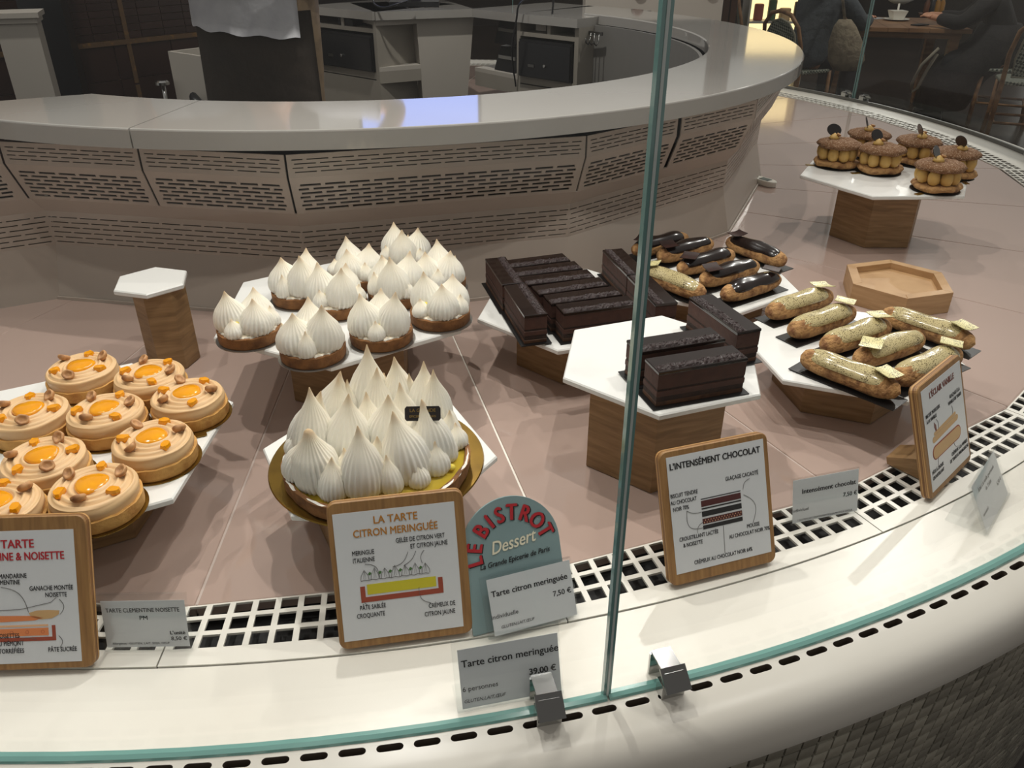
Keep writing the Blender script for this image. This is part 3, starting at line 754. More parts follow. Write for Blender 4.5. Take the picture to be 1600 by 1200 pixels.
o = MB().box((0, 0, .0015), (.026, .010, .001)).build('card_tab', M_foil, None, loc=(q.x-.004, q.y-.002, ZB+.0002), rot=(0, 0, .45)); tag(o, 'brown foil card tab sticking out beside a clementine tart', 'card')

# ------------------------------------------------------------------ pastry: chocolate bars
M_bis = mat('dark_biscuit', (40, 25, 18), .75, noise=((58, 35, 24), 70, .45, .75), bump=(150, .6, .002))
M_mou = mat('chocolate_mousse', (72, 42, 31), .7, noise=((58, 34, 25), 60, .4, .8), bump=(140, .4, .002))
M_prl = mat('praline_layer', (88, 56, 34), .6, noise=((60, 36, 22), 80, .4, .7))
M_crumb = mat('cocoa_crumb', (38, 19, 18), .4, noise=((70, 38, 36), 260, .6, .8), bump=(400, 1, .003))
def choc_bar():
    t = empty('chocolate_bar'); L_, W_ = .118, .035; zs = [.0012, .0075, .013, .020, .047, .0495]
    MB().box((0, 0, .0008), (.130, .048, .0012)).build('black_card', M_blackc, t)
    for nm, a, b, mm, g in (('biscuit_layer', .0015, .007, M_prl, 0), ('biscuit_layer', .007, .014, M_bis, -.0003), ('mousse_layer', .014, .0215, M_mou, .0003), ('biscuit_layer', .0215, .0245, M_bis, -.0004), ('mousse_layer', .0245, .044, M_mou, 0)):
        mb = MB(); mb.prism([(-L_/2-g, -W_/2-g), (L_/2+g, -W_/2-g), (L_/2+g, W_/2+g), (-L_/2-g, W_/2+g)], a, b, bev=.0005); mb.build(nm, mm, t)
    mb = MB(); g = .0005; mb.prism([(-L_/2-g, -W_/2-g), (L_/2+g, -W_/2-g), (L_/2+g, W_/2+g), (-L_/2-g, W_/2+g)], .044, .0485, bev=.0009); mb.build('cocoa_glaze', M_choco, t)
    rnd = random.Random(5); mb = MB(); nx, ny = 46, 6; vs = []
    for j in range(ny+1):
        for i in range(nx+1):
            e = (i in (0, nx)) or (j in (0, ny)); vs.append((-L_/2+.001+(L_-.002)*i/nx, -W_/2+.002+.013*j/ny+rnd.uniform(-.0005, .0005), .0484+(0 if e else rnd.uniform(.0008, .0034))))
    mb.add(vs, [(j*(nx+1)+i, j*(nx+1)+i+1, (j+1)*(nx+1)+i+1, (j+1)*(nx+1)+i) for j in range(ny) for i in range(nx)]); mb.build('cocoa_crumb_strip', M_crumb, t)['kind'] = 'stuff'
    return t
bar0 = choc_bar(); first_bar = [True]
def put_bar(x, y, z, ang, lab, grp):
    o = bar0 if first_bar[0] else copy_tree(bar0); first_bar[0] = False
    o.location = (x, y, z); o.rotation_euler = (0, 0, math.radians(ang)); tag(o, lab, 'cake', grp)
gE, gF = 'chocolate bars on the crowded stand', 'chocolate bars on the tall front stand'
ze = ZE+.0003
a = math.radians(18); U = Vector((math.cos(a), math.sin(a))); V_ = Vector((-math.sin(a), math.cos(a)))
f0 = Vector((.1285, 1.125))
labs = ['frontmost of the six bars lying side by side', 'second bar from the front of the six side by side', 'third bar from the front of the six side by side',
        'fourth bar from the front of the six side by side', 'fifth bar from the front of the six side by side', 'rearmost of the six bars lying side by side, against the riser']
for k in range(6):
    p = f0+V_*(.0400*k)+U*(-.006*k); put_bar(p.x, p.y, ze+.0001*k, 18+(k % 3-1)*1.2, 'chocolate bar, '+labs[k], gE)
put_bar(.020, 1.142, ze+.0015, 105, 'chocolate bar pointing at the viewer at the left, front one of two', gE)
put_bar(-.014, 1.262, ze+.0008, 105, 'chocolate bar at the far left of the crowded stand, behind another', gE)
put_bar(.2215, 1.186, ze+.0004, -76, 'chocolate bar pointing at the viewer, at the right end of the six', gE)
put_bar(.192, 1.305, ze+.0008, -76, 'chocolate bar at the back right of the crowded stand beside the eclairs', gE)
zf = ZF+.0003
put_bar(.2215, .8545, zf, 18, 'chocolate bar at the front of the tall stand, lowest in the picture', gF)
put_bar(.2050, .9020, zf+.0015, 18.5, 'chocolate bar just behind the front one on the tall stand', gF)
put_bar(.2835, .985, zf+.0008, -70, 'chocolate bar pointing away at the right of the tall stand', gF)

# ------------------------------------------------------------------ pastry: eclairs
def eclair(kind, var):
    rnd = random.Random(var*7+(0 if kind == 'choc' else 100)); t = empty('chocolate_eclair' if kind == 'choc' else 'vanilla_eclair')
    L_ = .150; R = .0195
    mb = MB(); n = 26; seg = 24; vs = []
    ph = [rnd.random()*6 for _ in range(4)]
    for i in range(n+1):
        u = i/n; x = (u-.5)*L_; e = math.sqrt(max(0, 1-(abs(2*u-1))**4.5))
        for k in range(seg):
            q = 2*PI*k/seg; r_ = R*e*(1+.03*math.sin(6*u+ph[0])+.02*math.sin(3*q+ph[1])+.015*math.sin(17*u+5*q+ph[2]))
            y = r_*math.cos(q); z = R*.92+r_*.92*math.sin(q)
            z = max(z, R*.10)
            vs.append((x, y, z-R*.10))
    mb.add(vs, [(i*seg+k, (i+1)*seg+k, (i+1)*seg+(k+1) % seg, i*seg+(k+1) % seg) for i in range(n) for k in range(seg)]); mb.build('choux_body', M_choux, t, True, loc=(0, 0, .0014))
    MB().box((0, 0, .0007), (.158, .043, .0012)).build('black_card', M_blackc, t)
    mb = MB(); vs = []; n2, s2 = 28, 14; L2 = L_*.90
    for i in range(n2+1):
        u = i/n2; x = (u-.5)*L2+.002*math.sin(ph[3]); e = math.sqrt(max(0, 1-(abs(2*u-1))**5))
        for k in range(s2+1):
            q = PI*(.10+.80*k/s2); wv = 1+.05*math.sin(9*u+ph[0]+(k > s2/2)*2)
            r_ = (R*1.13+.0006*math.sin(14*u+ph[1]))*e*wv*.97; edge = (k in (0, s2))
            rr = r_*(.93 if edge else 1); vs.append((x, rr*math.cos(q)*1.0, R*.86+rr*.95*math.sin(q)))
    mb.add(vs, [(i*(s2+1)+k, (i+1)*(s2+1)+k, (i+1)*(s2+1)+k+1, i*(s2+1)+k+1) for i in range(n2) for k in range(s2)]); mb.build('icing', M_choco if kind == 'choc' else M_van, t, True, loc=(0, 0, .0006))
    s = .015; mb = MB(); vs = []
    for th in (0, .0011):
        for j in range(4):
            for i in range(4): vs.append((-s+2*s*i/3, -s+2*s*j/3, .0022*((i-1.5)/1.5)**2+.0012*rnd.random()*.4+th))
    fs = [(j*4+i, j*4+i+1, (j+1)*4+i+1, (j+1)*4+i) for j in range(3) for i in range(3)]; fs = [f[::-1] for f in fs]+[tuple(v+16 for v in f) for f in fs]
    ed = [0, 1, 2, 3, 7, 11, 15, 14, 13, 12, 8, 4]
    fs += [(ed[k], ed[(k+1) % 12], ed[(k+1) % 12]+16, ed[k]+16) for k in range(12)]
    mb.add(vs, fs); mb.build('plaque', M_chocp if kind == 'choc' else M_vanp, t, 50, loc=(.050, .002, .0383), rot=(.05, .10, .5+var*.8))
    return t
ec = {k: [eclair(k, v) for v in range(2)] for k in ('choc', 'van')}; ecn = {'choc': 0, 'van': 0}
def put_ecl(kind, p0, p1, z, lab, grp, flip=False, dz=0):
    n = ecn[kind]; o = ec[kind][n] if n < 2 else copy_tree(ec[kind][n % 2]); ecn[kind] += 1
    a, b = at(*p0, z+.022), at(*p1, z+.022); c = (a+b)/2; an = math.atan2(b.y-a.y, b.x-a.x)+(PI if flip else 0)
    o.location = (c.x, c.y, z+.0003+dz); o.rotation_euler = (0, 0, an); tag(o, lab, 'eclair', grp)
gC, gV = 'chocolate eclairs on the low stand', 'vanilla eclairs on the low stand'
for p0, p1, fl, dz, lab in (((1124, 460), (1222, 430), False, 0, 'chocolate eclair nearest the viewer, at the front right of its stand'),
      ((1092, 438), (1187, 411), True, .0012, 'second chocolate eclair from the front'), ((1056, 419), (1150, 393), True, .0004, 'third chocolate eclair from the front with a reddish chip at its left end'),
      ((1024, 401), (1117, 376), True, .0012, 'fourth chocolate eclair from the front, left of the back right one'), ((982, 391), (1080, 367), True, .0005, 'chocolate eclair at the very back behind the glass seam'),
      ((1136, 374), (1229, 408), True, .0018, 'chocolate eclair lying crosswise at the back right of its stand')):
    put_ecl('choc', p0, p1, ZG, lab, gC, fl, dz)
put_ecl('van', (1006, 422), (1098, 457), ZG, 'single vanilla eclair lying crosswise among the chocolate ones', gC, True, .002)
for p0, p1, fl, dz, lab in (((1192, 488), (1306, 455), False, 0, 'vanilla eclair at the back left of its stand'), ((1226, 518), (1342, 480), False, .0006, 'second vanilla eclair from the back left with a square plaque'),
      ((1278, 540), (1396, 502), False, 0, 'vanilla eclair in the middle, its plaque overhanging the right end'), ((1332, 562), (1446, 522), True, .0006, 'vanilla eclair right of the middle, plaque at its left end'),
      ((1252, 552), (1408, 612), False, .0012, 'vanilla eclair lying crosswise at the front left above the black card'), ((1392, 592), (1506, 545), False, 0, 'vanilla eclair at the right, just behind the recipe plaque'),
      ((1378, 486), (1524, 535), False, .0012, 'vanilla eclair lying crosswise along the back right edge')):
    put_ecl('van', p0, p1, ZH, lab, gV, fl, dz)

# ------------------------------------------------------------------ pastry: choux buns
def choux(var):
    rnd = random.Random(300+var); t = empty('choux_bun'); ph = rnd.random()*6
    MB().lathe([(.046, .0002), (.046, .0012)], 32).build('black_card', M_blackc, t); MB().box((-.052, -.006, .0007), (.022, .009, .001)).build('card_tab', M_foil, t)
    wob = lambda r, z, q, i: (r*(1+.04*math.sin(3*q+ph)+.025*math.sin(7*q+2*ph)), z+.0012*math.sin(4*q+ph))
    mb = MB(); mb.lathe([(.030, .0016), (.043, .004), (.047, .009), (.044, .014), (.03, .017), (.001, .018)], 40, fn=wob, caps=False); mb.build('choux_base', M_choux, t, True)
    for k in range(9):
        a = 2*PI*k/9+ph; mb = MB()
        mb.lathe([(.003, 0), (.0095, .004), (.0115, .012), (.0105, .021), (.007, .028), (.002, .031)], 16); mb.build('cream_dollop', M_cremev, t, True, loc=(.031*math.cos(a), .031*math.sin(a), .015), rot=(.12*math.sin(a)+.15, -.12*math.cos(a), a))
    MB().lathe([(.025, .016), (.027, .03), (.02, .044)], 20).build('cream_core', M_cremev, t, True)
    mb = MB(); mb.lathe([(.03, .043), (.044, .0425), (.0475, .046), (.043, .0515), (.029, .0565), (.012, .059), (.001, .0595)], 44, fn=lambda r, z, q, i: (r*(1+.03*math.sin(4*q+ph)+.012*math.sin(13*q)), z+.0008*math.sin(6*q+i)), caps=False); mb.build('cracked_lid', M_cracked, t, True)
    MB().lathe([(.008, 0), (.011, .003), (.009, .007), (.004, .011), (.0008, .0135)], 20).build('cream_tip', M_cremev, t, True, loc=(-.014, -.002, .056))
    place_obj(NUT, 'hazelnut_half', t, (-.007, -.005, .0655), (.4, .3, 1), (.8,)*3)
    mb = MB(); mb.prism([(.016*math.cos(q)*(1 if math.cos(q) < .9 else 1.0), .0125*math.sin(q)) for q in [2*PI*k/20 for k in range(20)]], 0, .0012); mb.build('chocolate_disc', M_choco, t, loc=(-.016, .006, .074), rot=(math.radians(68), .25, .2))
    return t
ch = [choux(v) for v in range(2)]
for i, ((x, y), lab) in enumerate([((1306, 254), 'round choux bun at the left end of the tall stand'), ((1372, 263), 'round choux bun in the middle front of the tall stand'),
      ((1461, 291), 'round choux bun nearest the viewer, lowest of the six'), ((1352, 238), 'round choux bun behind the two left ones, half hidden'),
      ((1429, 250), 'round choux bun at the back centre right of the stand'), ((1486, 270), 'round choux bun at the right, directly behind the nearest one')]):
    o = ch[i] if i < 2 else copy_tree(ch[i % 2]); q = at(x, y+2, ZJ+.005); o.location = (q.x, q.y, ZJ+.0003+.00012*i); o.rotation_euler = (0, 0, i*.35-.2); o.scale = (1.1,)*3; tag(o, lab, 'pastry', 'choux buns on the tall stand')

# ------------------------------------------------------------------ signs
PW, PH = .1365, .154
def plaque_base(bl, yaw, lean, label):
    t = tag(empty('recipe_plaque', (bl[0], bl[1], .0078), rot=(-math.radians(lean), 0, math.radians(yaw))), label, 'sign')
    r = .009; pts = []
    for cx_, cz_, a0 in ((PW-r, PH-r, 0), (r, PH-r, 90), (r, r, 180), (PW-r, r, 270)):
        for k in range(6): q = math.radians(a0+k*18); pts.append((cx_+r*math.cos(q), cz_+r*math.sin(q)))
    mb = MB(); n = len(pts); th = .0115; e = .0012
    cxm, czm = PW/2, PH/2
    def inset(p, d): v = Vector((p[0]-cxm, p[1]-czm)); v = v*(1-d/v.length); return (cxm+v.x, czm+v.y)
    lay = [(e, 0), (0, e), (0, th-e), (e, th)]; vs = []
    for d, y in lay: vs += [(inset(p, d)[0], y, inset(p, d)[1]) for p in pts]
    mb.add(vs, [tuple(range(n))], 0)
    for k in range(3):
        mb.add([vs[k*n+i] for i in range(n)]+[vs[(k+1)*n+i] for i in range(n)], [(i, n+i, n+(i+1) % n, (i+1) % n) for i in range(n)], 1 if k == 1 else 0)
    mb.add(vs[3*n:], [tuple(range(n))[::-1]], 0)
    mb.build('board', [M_plaque, M_ply], t)
    mb = MB(); zt_ = .045      # triangular foot behind
    a, b = PW*.30, PW*.70
    lr = math.radians(lean)
    # foot in plaque coordinates; its underside is level with the tray
    def low(y): return -y*math.tan(-lr) if False else y*math.tan(lr)
    y0, y1 = th+.0002, th+.062
    mb.hexa([(a, y0, low(y0)-.004), (b, y0, low(y0)-.004), (b*.9+a*.1, y1, low(y1)-.004), (a*.9+b*.1, y1, low(y1)-.004)], [(a, y0, low(y0)+.034), (b, y0, low(y0)+.034), (b*.9+a*.1, y1, low(y1)+.006), (a*.9+b*.1, y1, low(y1)+.006)])
    mb.build('wooden_foot', M_oak, t)
    return t
def sheet(t, u0, u1, v0, v1):
    MB().box(((u0+u1)/2*PW, -.0003, (v0+v1)/2*PH), ((u1-u0)*PW, .0004, (v1-v0)*PH)).build('paper_sheet', M_paper, t)
YF = -.0008
def tx(t, s, u, v, size, m_, bold=0, align='CENTER', rot=0, shear=0, sx=1, nm='lettering', y=YF, W=PW, Hh=PH):
    return text_mesh(s, size, m_, nm, t, (u*W, y, v*Hh), bold, align, rot, shear, sx)
def flat(t, pts, m_, nm='printed_shape', y=YF, W=PW, Hh=PH):
    mb = MB(); n = len(pts); mb.add([(u*W, y, v*Hh) for u, v in pts]+[(u*W, y+.0002, v*Hh) for u, v in pts], [tuple(range(n)), tuple(range(n, 2*n))[::-1]]+[(i, (i+1) % n, n+(i+1) % n, n+i) for i in range(n)]); return mb.build(nm, m_, t)
def line(t, pts, m_=None, w_=.0004, nm='drawn_line', y=YF, W=PW, Hh=PH, closed=False):
    mb = MB(); mb.tube([(u*W, y, v*Hh) for u, v in pts], w_*.6, 4, closed=closed); return mb.build(nm, m_ or M_inkg, t)
def arc(p0, p1, bow, n=8):
    p0, p1 = Vector(p0), Vector(p1); d = p1-p0; nn = Vector((-d.y, d.x)); return [tuple(p0+d*(i/n)+nn*bow*math.sin(PI*i/n)) for i in range(n+1)]
M_yel = mat('yellow_print', (196, 184, 40), .5); M_brn = mat('rust_print', (150, 66, 44), .5); M_grn = mat('green_print', (70, 110, 56), .5)
M_org = mat('orange_print', (214, 128, 76), .5); M_pch = mat('peach_print', (222, 172, 130), .5); M_tan = mat('tan_print', (196, 158, 108), .5); M_mar = mat('maroon_print', (74, 28, 28), .5); M_brt = mat('brown_ink', (110, 52, 40), .5)
hs, HS = .0082, .0069     # handwriting sizes
# lemon meringue plaque
t = plaque_base((-.1741, .5760), 10.3, 22, 'bamboo plaque reading La tarte citron meringuée in amber letters'); sheet(t, .04, .93, .055, .925)
tx(t, 'LA TARTE', .49, .835, .0112, M_gold_ink, .00022, sx=.9); tx(t, 'CITRON MERINGUÉE', .485, .755, .0110, M_gold_ink, .00022, sx=.82)
tx(t, 'GELÉE DE CITRON VERT', .66, .69, HS, M_ink, .00004, sx=.66); tx(t, 'ET CITRON JAUNE', .72, .64, HS, M_ink, .00004, sx=.66)
tx(t, 'MERINGUE', .235, .635, HS, M_ink, .00004, sx=.66); tx(t, 'ITALIENNE', .235, .585, HS, M_ink, .00004, sx=.66)
tx(t, 'PÂTE SABLÉE', .27, .26, HS, M_ink, .00004, sx=.66); tx(t, 'CROQUANTE', .25, .205, HS, M_ink, .00004, sx=.66)
tx(t, 'CRÉMEUX DE', .78, .215, HS, M_ink, .00004, sx=.66); tx(t, 'CITRON JAUNE', .76, .16, HS, M_ink, .00004, sx=.66)
flat(t, [(.19, .42), (.19, .31), (.80, .31), (.80, .42), (.765, .42), (.765, .345), (.225, .345), (.225, .42)], M_brn)
flat(t, [(.24, .36), (.75, .36), (.75, .43), (.24, .43)], M_yel)
for k in range(7):
    x0 = .23+k*.075; line(t, [(x0-.03, .462), (x0-.026, .49), (x0, .53+.01*(k % 2)), (x0+.028, .49), (x0+.03, .462)]); line(t, [(x0, .53), (x0-.008, .47)], w_=.0002); line(t, [(x0, .53), (x0+.008, .47)], w_=.0002)
    if 0 < k < 7: flat(t, [(x0-.05, .50), (x0-.037, .515), (x0-.022, .505), (x0-.036, .49)], M_grn)
line(t, [(.2+.028*k, .457+.006*(k % 2)) for k in range(19)])
line(t, arc((.56, .62), (.44, .53), .18)); line(t, arc((.62, .62), (.52, .53), .12)); line(t, arc((.68, .62), (.66, .53), -.2)); line(t, arc((.24, .57), (.34, .47), .25)); line(t, arc((.235, .29), (.21, .315), .1)); line(t, arc((.70, .25), (.62, .37), .25))
# chocolate plaque
t = plaque_base((.1776, .6665), 18.4, 22.5, "bamboo plaque reading L'intensément chocolat with a layered cake drawing"); sheet(t, .06, .955, .085, .955)
tx(t, "L'INTENSÉMENT CHOCOLAT", .50, .86, .0102, M_ink, .0003, sx=.86)
tx(t, 'GLAÇAGE CACAOTÉ', .73, .70, .0066, M_ink, .00004, sx=.68); tx(t, 'BISCUIT TENDRE', .19, .655, .0066, M_ink, .00004, sx=.68); tx(t, 'AU CHOCOLAT', .18, .605, .0066, M_ink, .00004, sx=.68); tx(t, 'NOIR 70%', .15, .555, .0066, M_ink, .00004, sx=.68)
tx(t, 'CROUSTILLANT LACTÉE', .29, .325, .0066, M_ink, .00004, sx=.68); tx(t, '& NOISETTE', .23, .275, .0066, M_ink, .00004, sx=.68)
tx(t, 'MOUSSE', .80, .31, .0066, M_ink, .00004, sx=.68); tx(t, 'AU CHOCOLAT NOIR 70%', .76, .26, .0066, M_ink, .00004, sx=.68); tx(t, 'CRÉMEUX AU CHOCOLAT NOIR 64%', .50, .13, .0066, M_ink, .00004, sx=.68)
for v0, v1, mm in ((.60, .606, M_ink), (.545, .59, M_mar), (.525, .535, M_ink), (.47, .51, M_ink), (.415, .455, M_mar), (.375, .405, M_ink)): flat(t, [(.335, v0), (.705, v0), (.705, v1), (.335, v1)], mm)
for k in range(14):
    for j in range(2): flat(t, [(.345+k*.0255+j*.012, .423+j*.016), (.353+k*.0255+j*.012, .423+j*.016), (.349+k*.0255+j*.012, .433+j*.016)], M_pch, y=YF-.0003)
line(t, arc((.80, .68), (.73, .61), -.2)); line(t, arc((.73, .57), (.80, .34), .3)); line(t, arc((.20, .54), (.33, .51), -.1)); line(t, arc((.20, .54), (.33, .39), -.35)); line(t, arc((.28, .36), (.335, .43), .2)); line(t, [(.52, .37), (.515, .16)])
# vanilla plaque
t = plaque_base((.5360, .8214), 43.6, 20.4, 'bamboo plaque reading L éclair vanille, turned sideways beside the vanilla eclairs'); sheet(t, .06, .955, .055, .95)
tx(t, "L'ÉCLAIR VANILLE", .50, .84, .0115, M_brt, .0004, sx=.85)
for s_, u, v in (('BISCUIT MOELLEUX', .25, .70), ('À LA VANILLE', .21, .65), ('GLAÇAGE À LA', .76, .70), ('VANILLE DE TAHITI', .75, .65), ('PÂTE À CHOUX', .22, .20), ('CROUSTILLANT', .22, .15), ('CRÉMEUX À LA VANILLE', .74, .20), ('DE TAHITI & MADAGASCAR', .72, .15)): tx(t, s_, u, v, .0068, M_ink, .00012, sx=.72)
def caps(x0, x1, v, r_, mm, y=YF, sl=.0):
    ra = r_*PH/PW; pts = [(x1+ra*math.cos(q), v+sl+r_*math.sin(q)) for q in [math.radians(-90+k*22.5) for k in range(9)]]+[(x0+ra*math.cos(q), v+r_*math.sin(q)) for q in [math.radians(90+k*22.5) for k in range(9)]]; flat(t, pts, mm, y=y)
caps(.22, .74, .36, .062, M_brn); caps(.22, .74, .36, .052, M_tan, y=YF-.0003); caps(.21, .75, .475, .026, M_tan, sl=.02); caps(.24, .72, .52, .015, M_tan, sl=.02)
flat(t, [(.27, .53), (.245, .575), (.25, .62), (.285, .585), (.29, .535)], M_brt)
line(t, arc((.30, .63), (.33, .53), .2)); line(t, arc((.66, .63), (.66, .55), .2)); line(t, arc((.24, .23), (.26, .30), .1)); line(t, arc((.70, .24), (.62, .32), .2))
# clementine plaque, cut by the left edge
pr = Vector((-.4130, .5545)); yaw = 3.0; t = plaque_base((pr.x-PW*math.cos(math.radians(yaw)), pr.y-PW*math.sin(math.radians(yaw))), yaw, 25, 'bamboo plaque cut by the left picture edge reading Tarte clémentine & noisette in red'); sheet(t, .045, .91, .045, .91)
tx(t, 'LA TARTE', .46, .80, .0118, M_red, .0003, sx=.9); tx(t, 'CLÉMENTINE & NOISETTE', .475, .72, .0112, M_red, .0003, sx=.76)
for s_, u, v in (('CONFIT MANDARINE', .40, .605), ('& CLÉMENTINE', .40, .565), ('GANACHE MONTÉE', .73, .52), ('NOISETTE', .76, .475), ('NOISETTES', .40, .215), ('DU PIÉMONT', .41, .165), ('TORRÉFIÉES', .42, .115), ('PÂTE SUCRÉE', .78, .115)): tx(t, s_, u, v, .0066, M_ink, .00004, sx=.7)
flat(t, [(.06, .37), (.60, .355), (.66, .34), (.60, .325), (.06, .315)], M_org); flat(t, [(.56, .375), (.58, .345), (.64, .33), (.72, .335), (.77, .36), (.775, .385), (.70, .39), (.62, .39)], M_tan)
flat(t, [(.06, .19), (.74, .19), (.74, .29), (.715, .29), (.715, .215), (.06, .215)], M_brn); flat(t, [(.06, .225), (.69, .225), (.69, .275), (.06, .275)], M_org); flat(t, [(.06, .285), (.69, .285), (.69, .297), (.06, .300)], M_pch)
for k in range(6): line(t, [(.10+k*.11+.012*math.cos(q), .25+.011*math.sin(q)) for q in [PI/4*j for j in range(8)]], M_brn, .0003, closed=True)
line(t, arc((.38, .55), (.56, .38), .2)); line(t, arc((.78, .46), (.78, .36), .3)); line(t, arc((.60, .20), (.44, .14), -.25)); line(t, arc((.76, .22), (.76, .14), .3)); line(t, [(.06, .395), (.5, .40), (.72, .44), (.76, .47)])

# acrylic price holders
def holder(bl, yaw, lean, w_, h_, label, lift=.0015, paper=(.06, .98, .03, .88), foot=.03):
    t = tag(empty('price_holder', (bl[0], bl[1], lift), rot=(-math.radians(lean), 0, math.radians(yaw))), label, 'sign')
    MB().box((w_/2, -.0009, h_/2), (w_, .0012, h_)).build('front_sheet', M_acryl, t); MB().box((w_/2, .0018, h_/2), (w_, .0012, h_)).build('rear_sheet', M_acryl, t)
    MB().box((w_/2, .0004, h_+.0006), (w_, .0038, .0012)).build('top_fold', M_acryl, t); MB().box((w_/2, .0004, .0006), (w_, .0038, .0012)).build('bottom_fold', M_acryl, t)
    lr = math.radians(lean); mb = MB(); M_ = Matrix.Rotation(lr, 3, 'X')
    pts = [Vector((0, .003, .0006)), Vector((w_, .003, .0006)), Vector((w_, .003, .0006))+M_@Vector((0, foot, 0)), Vector((0, .003, .0006))+M_@Vector((0, foot, 0))]
    mb.hexa(pts, [p+M_@Vector((0, 0, .0012)) for p in pts]); mb.build('foot_sheet', M_acryl, t)
    pu0, pu1, pv0, pv1 = paper
    MB().box(((pu0+pu1)/2*w_, .0005, (pv0+pv1)/2*h_), ((pu1-pu0)*w_, .0003, (pv1-pv0)*h_)).build('price_card', M_paper, t)
    return t, (lambda s, u, v, size, bold=0, align='CENTER', sh=0, sx=1, mm=None: text_mesh(s, size, mm or M_ink, 'lettering', t, (u*w_, .0001, v*h_), bold, align, 0, sh, sx, .00005))
t, T = holder((-.4150, .5791), 1.3, 13.7, .089, .064, 'acrylic price holder reading Tarte clementine noisette 8,50 €', .004, (.03, .97, .05, .88))
T('TARTE CLEMENTINE NOISETTE', .49, .68, .0066, .0001, sx=.80); T('PM', .49, .54, .0068, .0001); T("L'unité", .85, .27, .0058, .0002); T('8,50 €', .86, .165, .0062, .0001); T('Allergènes : GLUTEN, LAIT, SOJA, OEUF', .42, .10, .0034)
t, T = holder((.3450, .7773), 16, 15.6, .096, .060, 'acrylic price holder reading Intensément chocolat 7,50 €', .004, (.02, .99, .04, .98))
T('Intensément chocolat', .55, .66, .0088, .0002); T('7,50 €', .87, .42, .0078, .0001); T('Individuel', .13, .28, .0062); T('* GLUTEN,LAIT,OEUF,NOISETTE,SOJA,FRUITS À COQUE', .5, .07, .0032)
t, T = holder((-.0508, .5070), 13.1, 21.3, .104, .072, 'acrylic price holder at the glass reading Tarte citron meringuée 39,00 €', .0015, (.05, .985, .03, .86))
T('Tarte citron meringuée', .53, .61, .0100, .0002); T('39,00 €', .82, .34, .0086, .0003); T('6 personnes', .23, .27, .0070); T('GLUTEN,LAIT,ŒUF', .26, .11, .0048, sh=.25)
t, T = holder((.5789, .7616), 49.1, 30.7, .112, .066, 'tent shaped acrylic price holder at the right edge, turned sideways', .0015, (.05, .96, .03, .97), .045)
T('Éclair à la vanille gourmande', .5, .74, .0068, .0001, sx=.9); T('de Tahiti', .5, .60, .0068, .0001); T('6,50 €', .82, .40, .0070, .0002); T('Individuel', .2, .3, .0056)
# arched blue bistro sign with a price holder hanging in front
t = tag(empty('bistro_sign', (-.0395, .5990, .0035), rot=(-math.radians(24), 0, math.radians(19.6))), 'arched blue sign reading Le Bistrot Dessert in red letters behind the price holders', 'sign')
AW, AH = .108, .139; M_blue = mat('grey_blue_board', (128, 150, 152), .35, noise=((118, 140, 142), 6, .4, .7)); M_cr = mat('cream_ink', (222, 214, 190), .5); M_blb = mat('blue_board_rim', (84, 108, 112), .4)
ra = AW/2; pts = [(0, 0), (AW, 0)]+[(ra+ra*math.cos(q), AH-ra+ra*math.sin(q)) for q in [PI*k/24 for k in range(25)]]
n = len(pts); mb = MB(); mb.add([(x, 0, z) for x, z in pts]+[(x, .003, z) for x, z in pts], [tuple(range(n)), tuple(range(n, 2*n))[::-1]]+[(i, n+i, n+(i+1) % n, (i+1) % n) for i in range(n)]); mb.build('arched_board', M_blue, t)
ax = math.radians(24)
def arctext(s, R_, size, a0, a1, mm, y, bold, dz=0, dx=0):
    for k, c_ in enumerate(s):
        if c_ == ' ': continue
        a = math.radians((184, 164, 0, 137, 119, 102, 83, 62, 40, 19)[k]); text_mesh(c_, size, mm, 'letter', t, (ra+R_*math.cos(a)+dx, y, AH-ra-.004+R_*math.sin(a)+dz), bold, 'CENTER', a-PI/2, 0, .82)
arctext('LE BISTROT', .0330, .0240, 176, 20, M_ink, -.0005, .0013, -.0009, .0012); arctext('LE BISTROT', .0330, .0240, 176, 20, M_red, -.0009, .0009)
text_mesh('Dessert', .0195, M_cr, 'lettering', t, (ra+.002, -.0006, AH-ra-.0015), .0003, 'CENTER', .10, .35, .80); text_mesh('La Grande Epicerie de Paris', .0082, M_ink, 'lettering', t, (ra+.002, -.0006, AH-ra-.0155), .0001, 'CENTER', .04, .3, .85)
MB().box((AW*.54, .016, .0014), (AW*.8, .026, .0012), M=Matrix.Rotation(math.radians(24), 3, 'X')).build('foot', M_blue, t)
t, T = holder((-.0150, .5900), 19.6, 27, .101, .064, 'acrylic price holder on the blue sign reading Tarte citron meringuée 7,50 €', .007, (.07, .99, .02, .96), .012)
t.location = (-.0235, .5925, .006)
T('Tarte citron meringuée', .52, .66, .0090, .0002); T('7,50 €', .86, .42, .0080, .0001); T('individuelle', .21, .30, .0066); T('GLUTEN,LAIT,ŒUF', .33, .12, .0044, sh=.25)

# ------------------------------------------------------------------ room
mb = MB(); mb.box((1, 6, -.89), (16, 20, .02)); fl = mb.build('floor', mat('dark_floor', (58, 50, 44), .25, noise=((44, 37, 32), 2, .4, .6))); fl['kind'] = 'structure'
mb = MB(); mb.box((1, 15, .6), (16, .1, 3)); o = mb.build('wall_back', mat('dark_wall', (40, 32, 28), .7)); o['kind'] = 'structure'
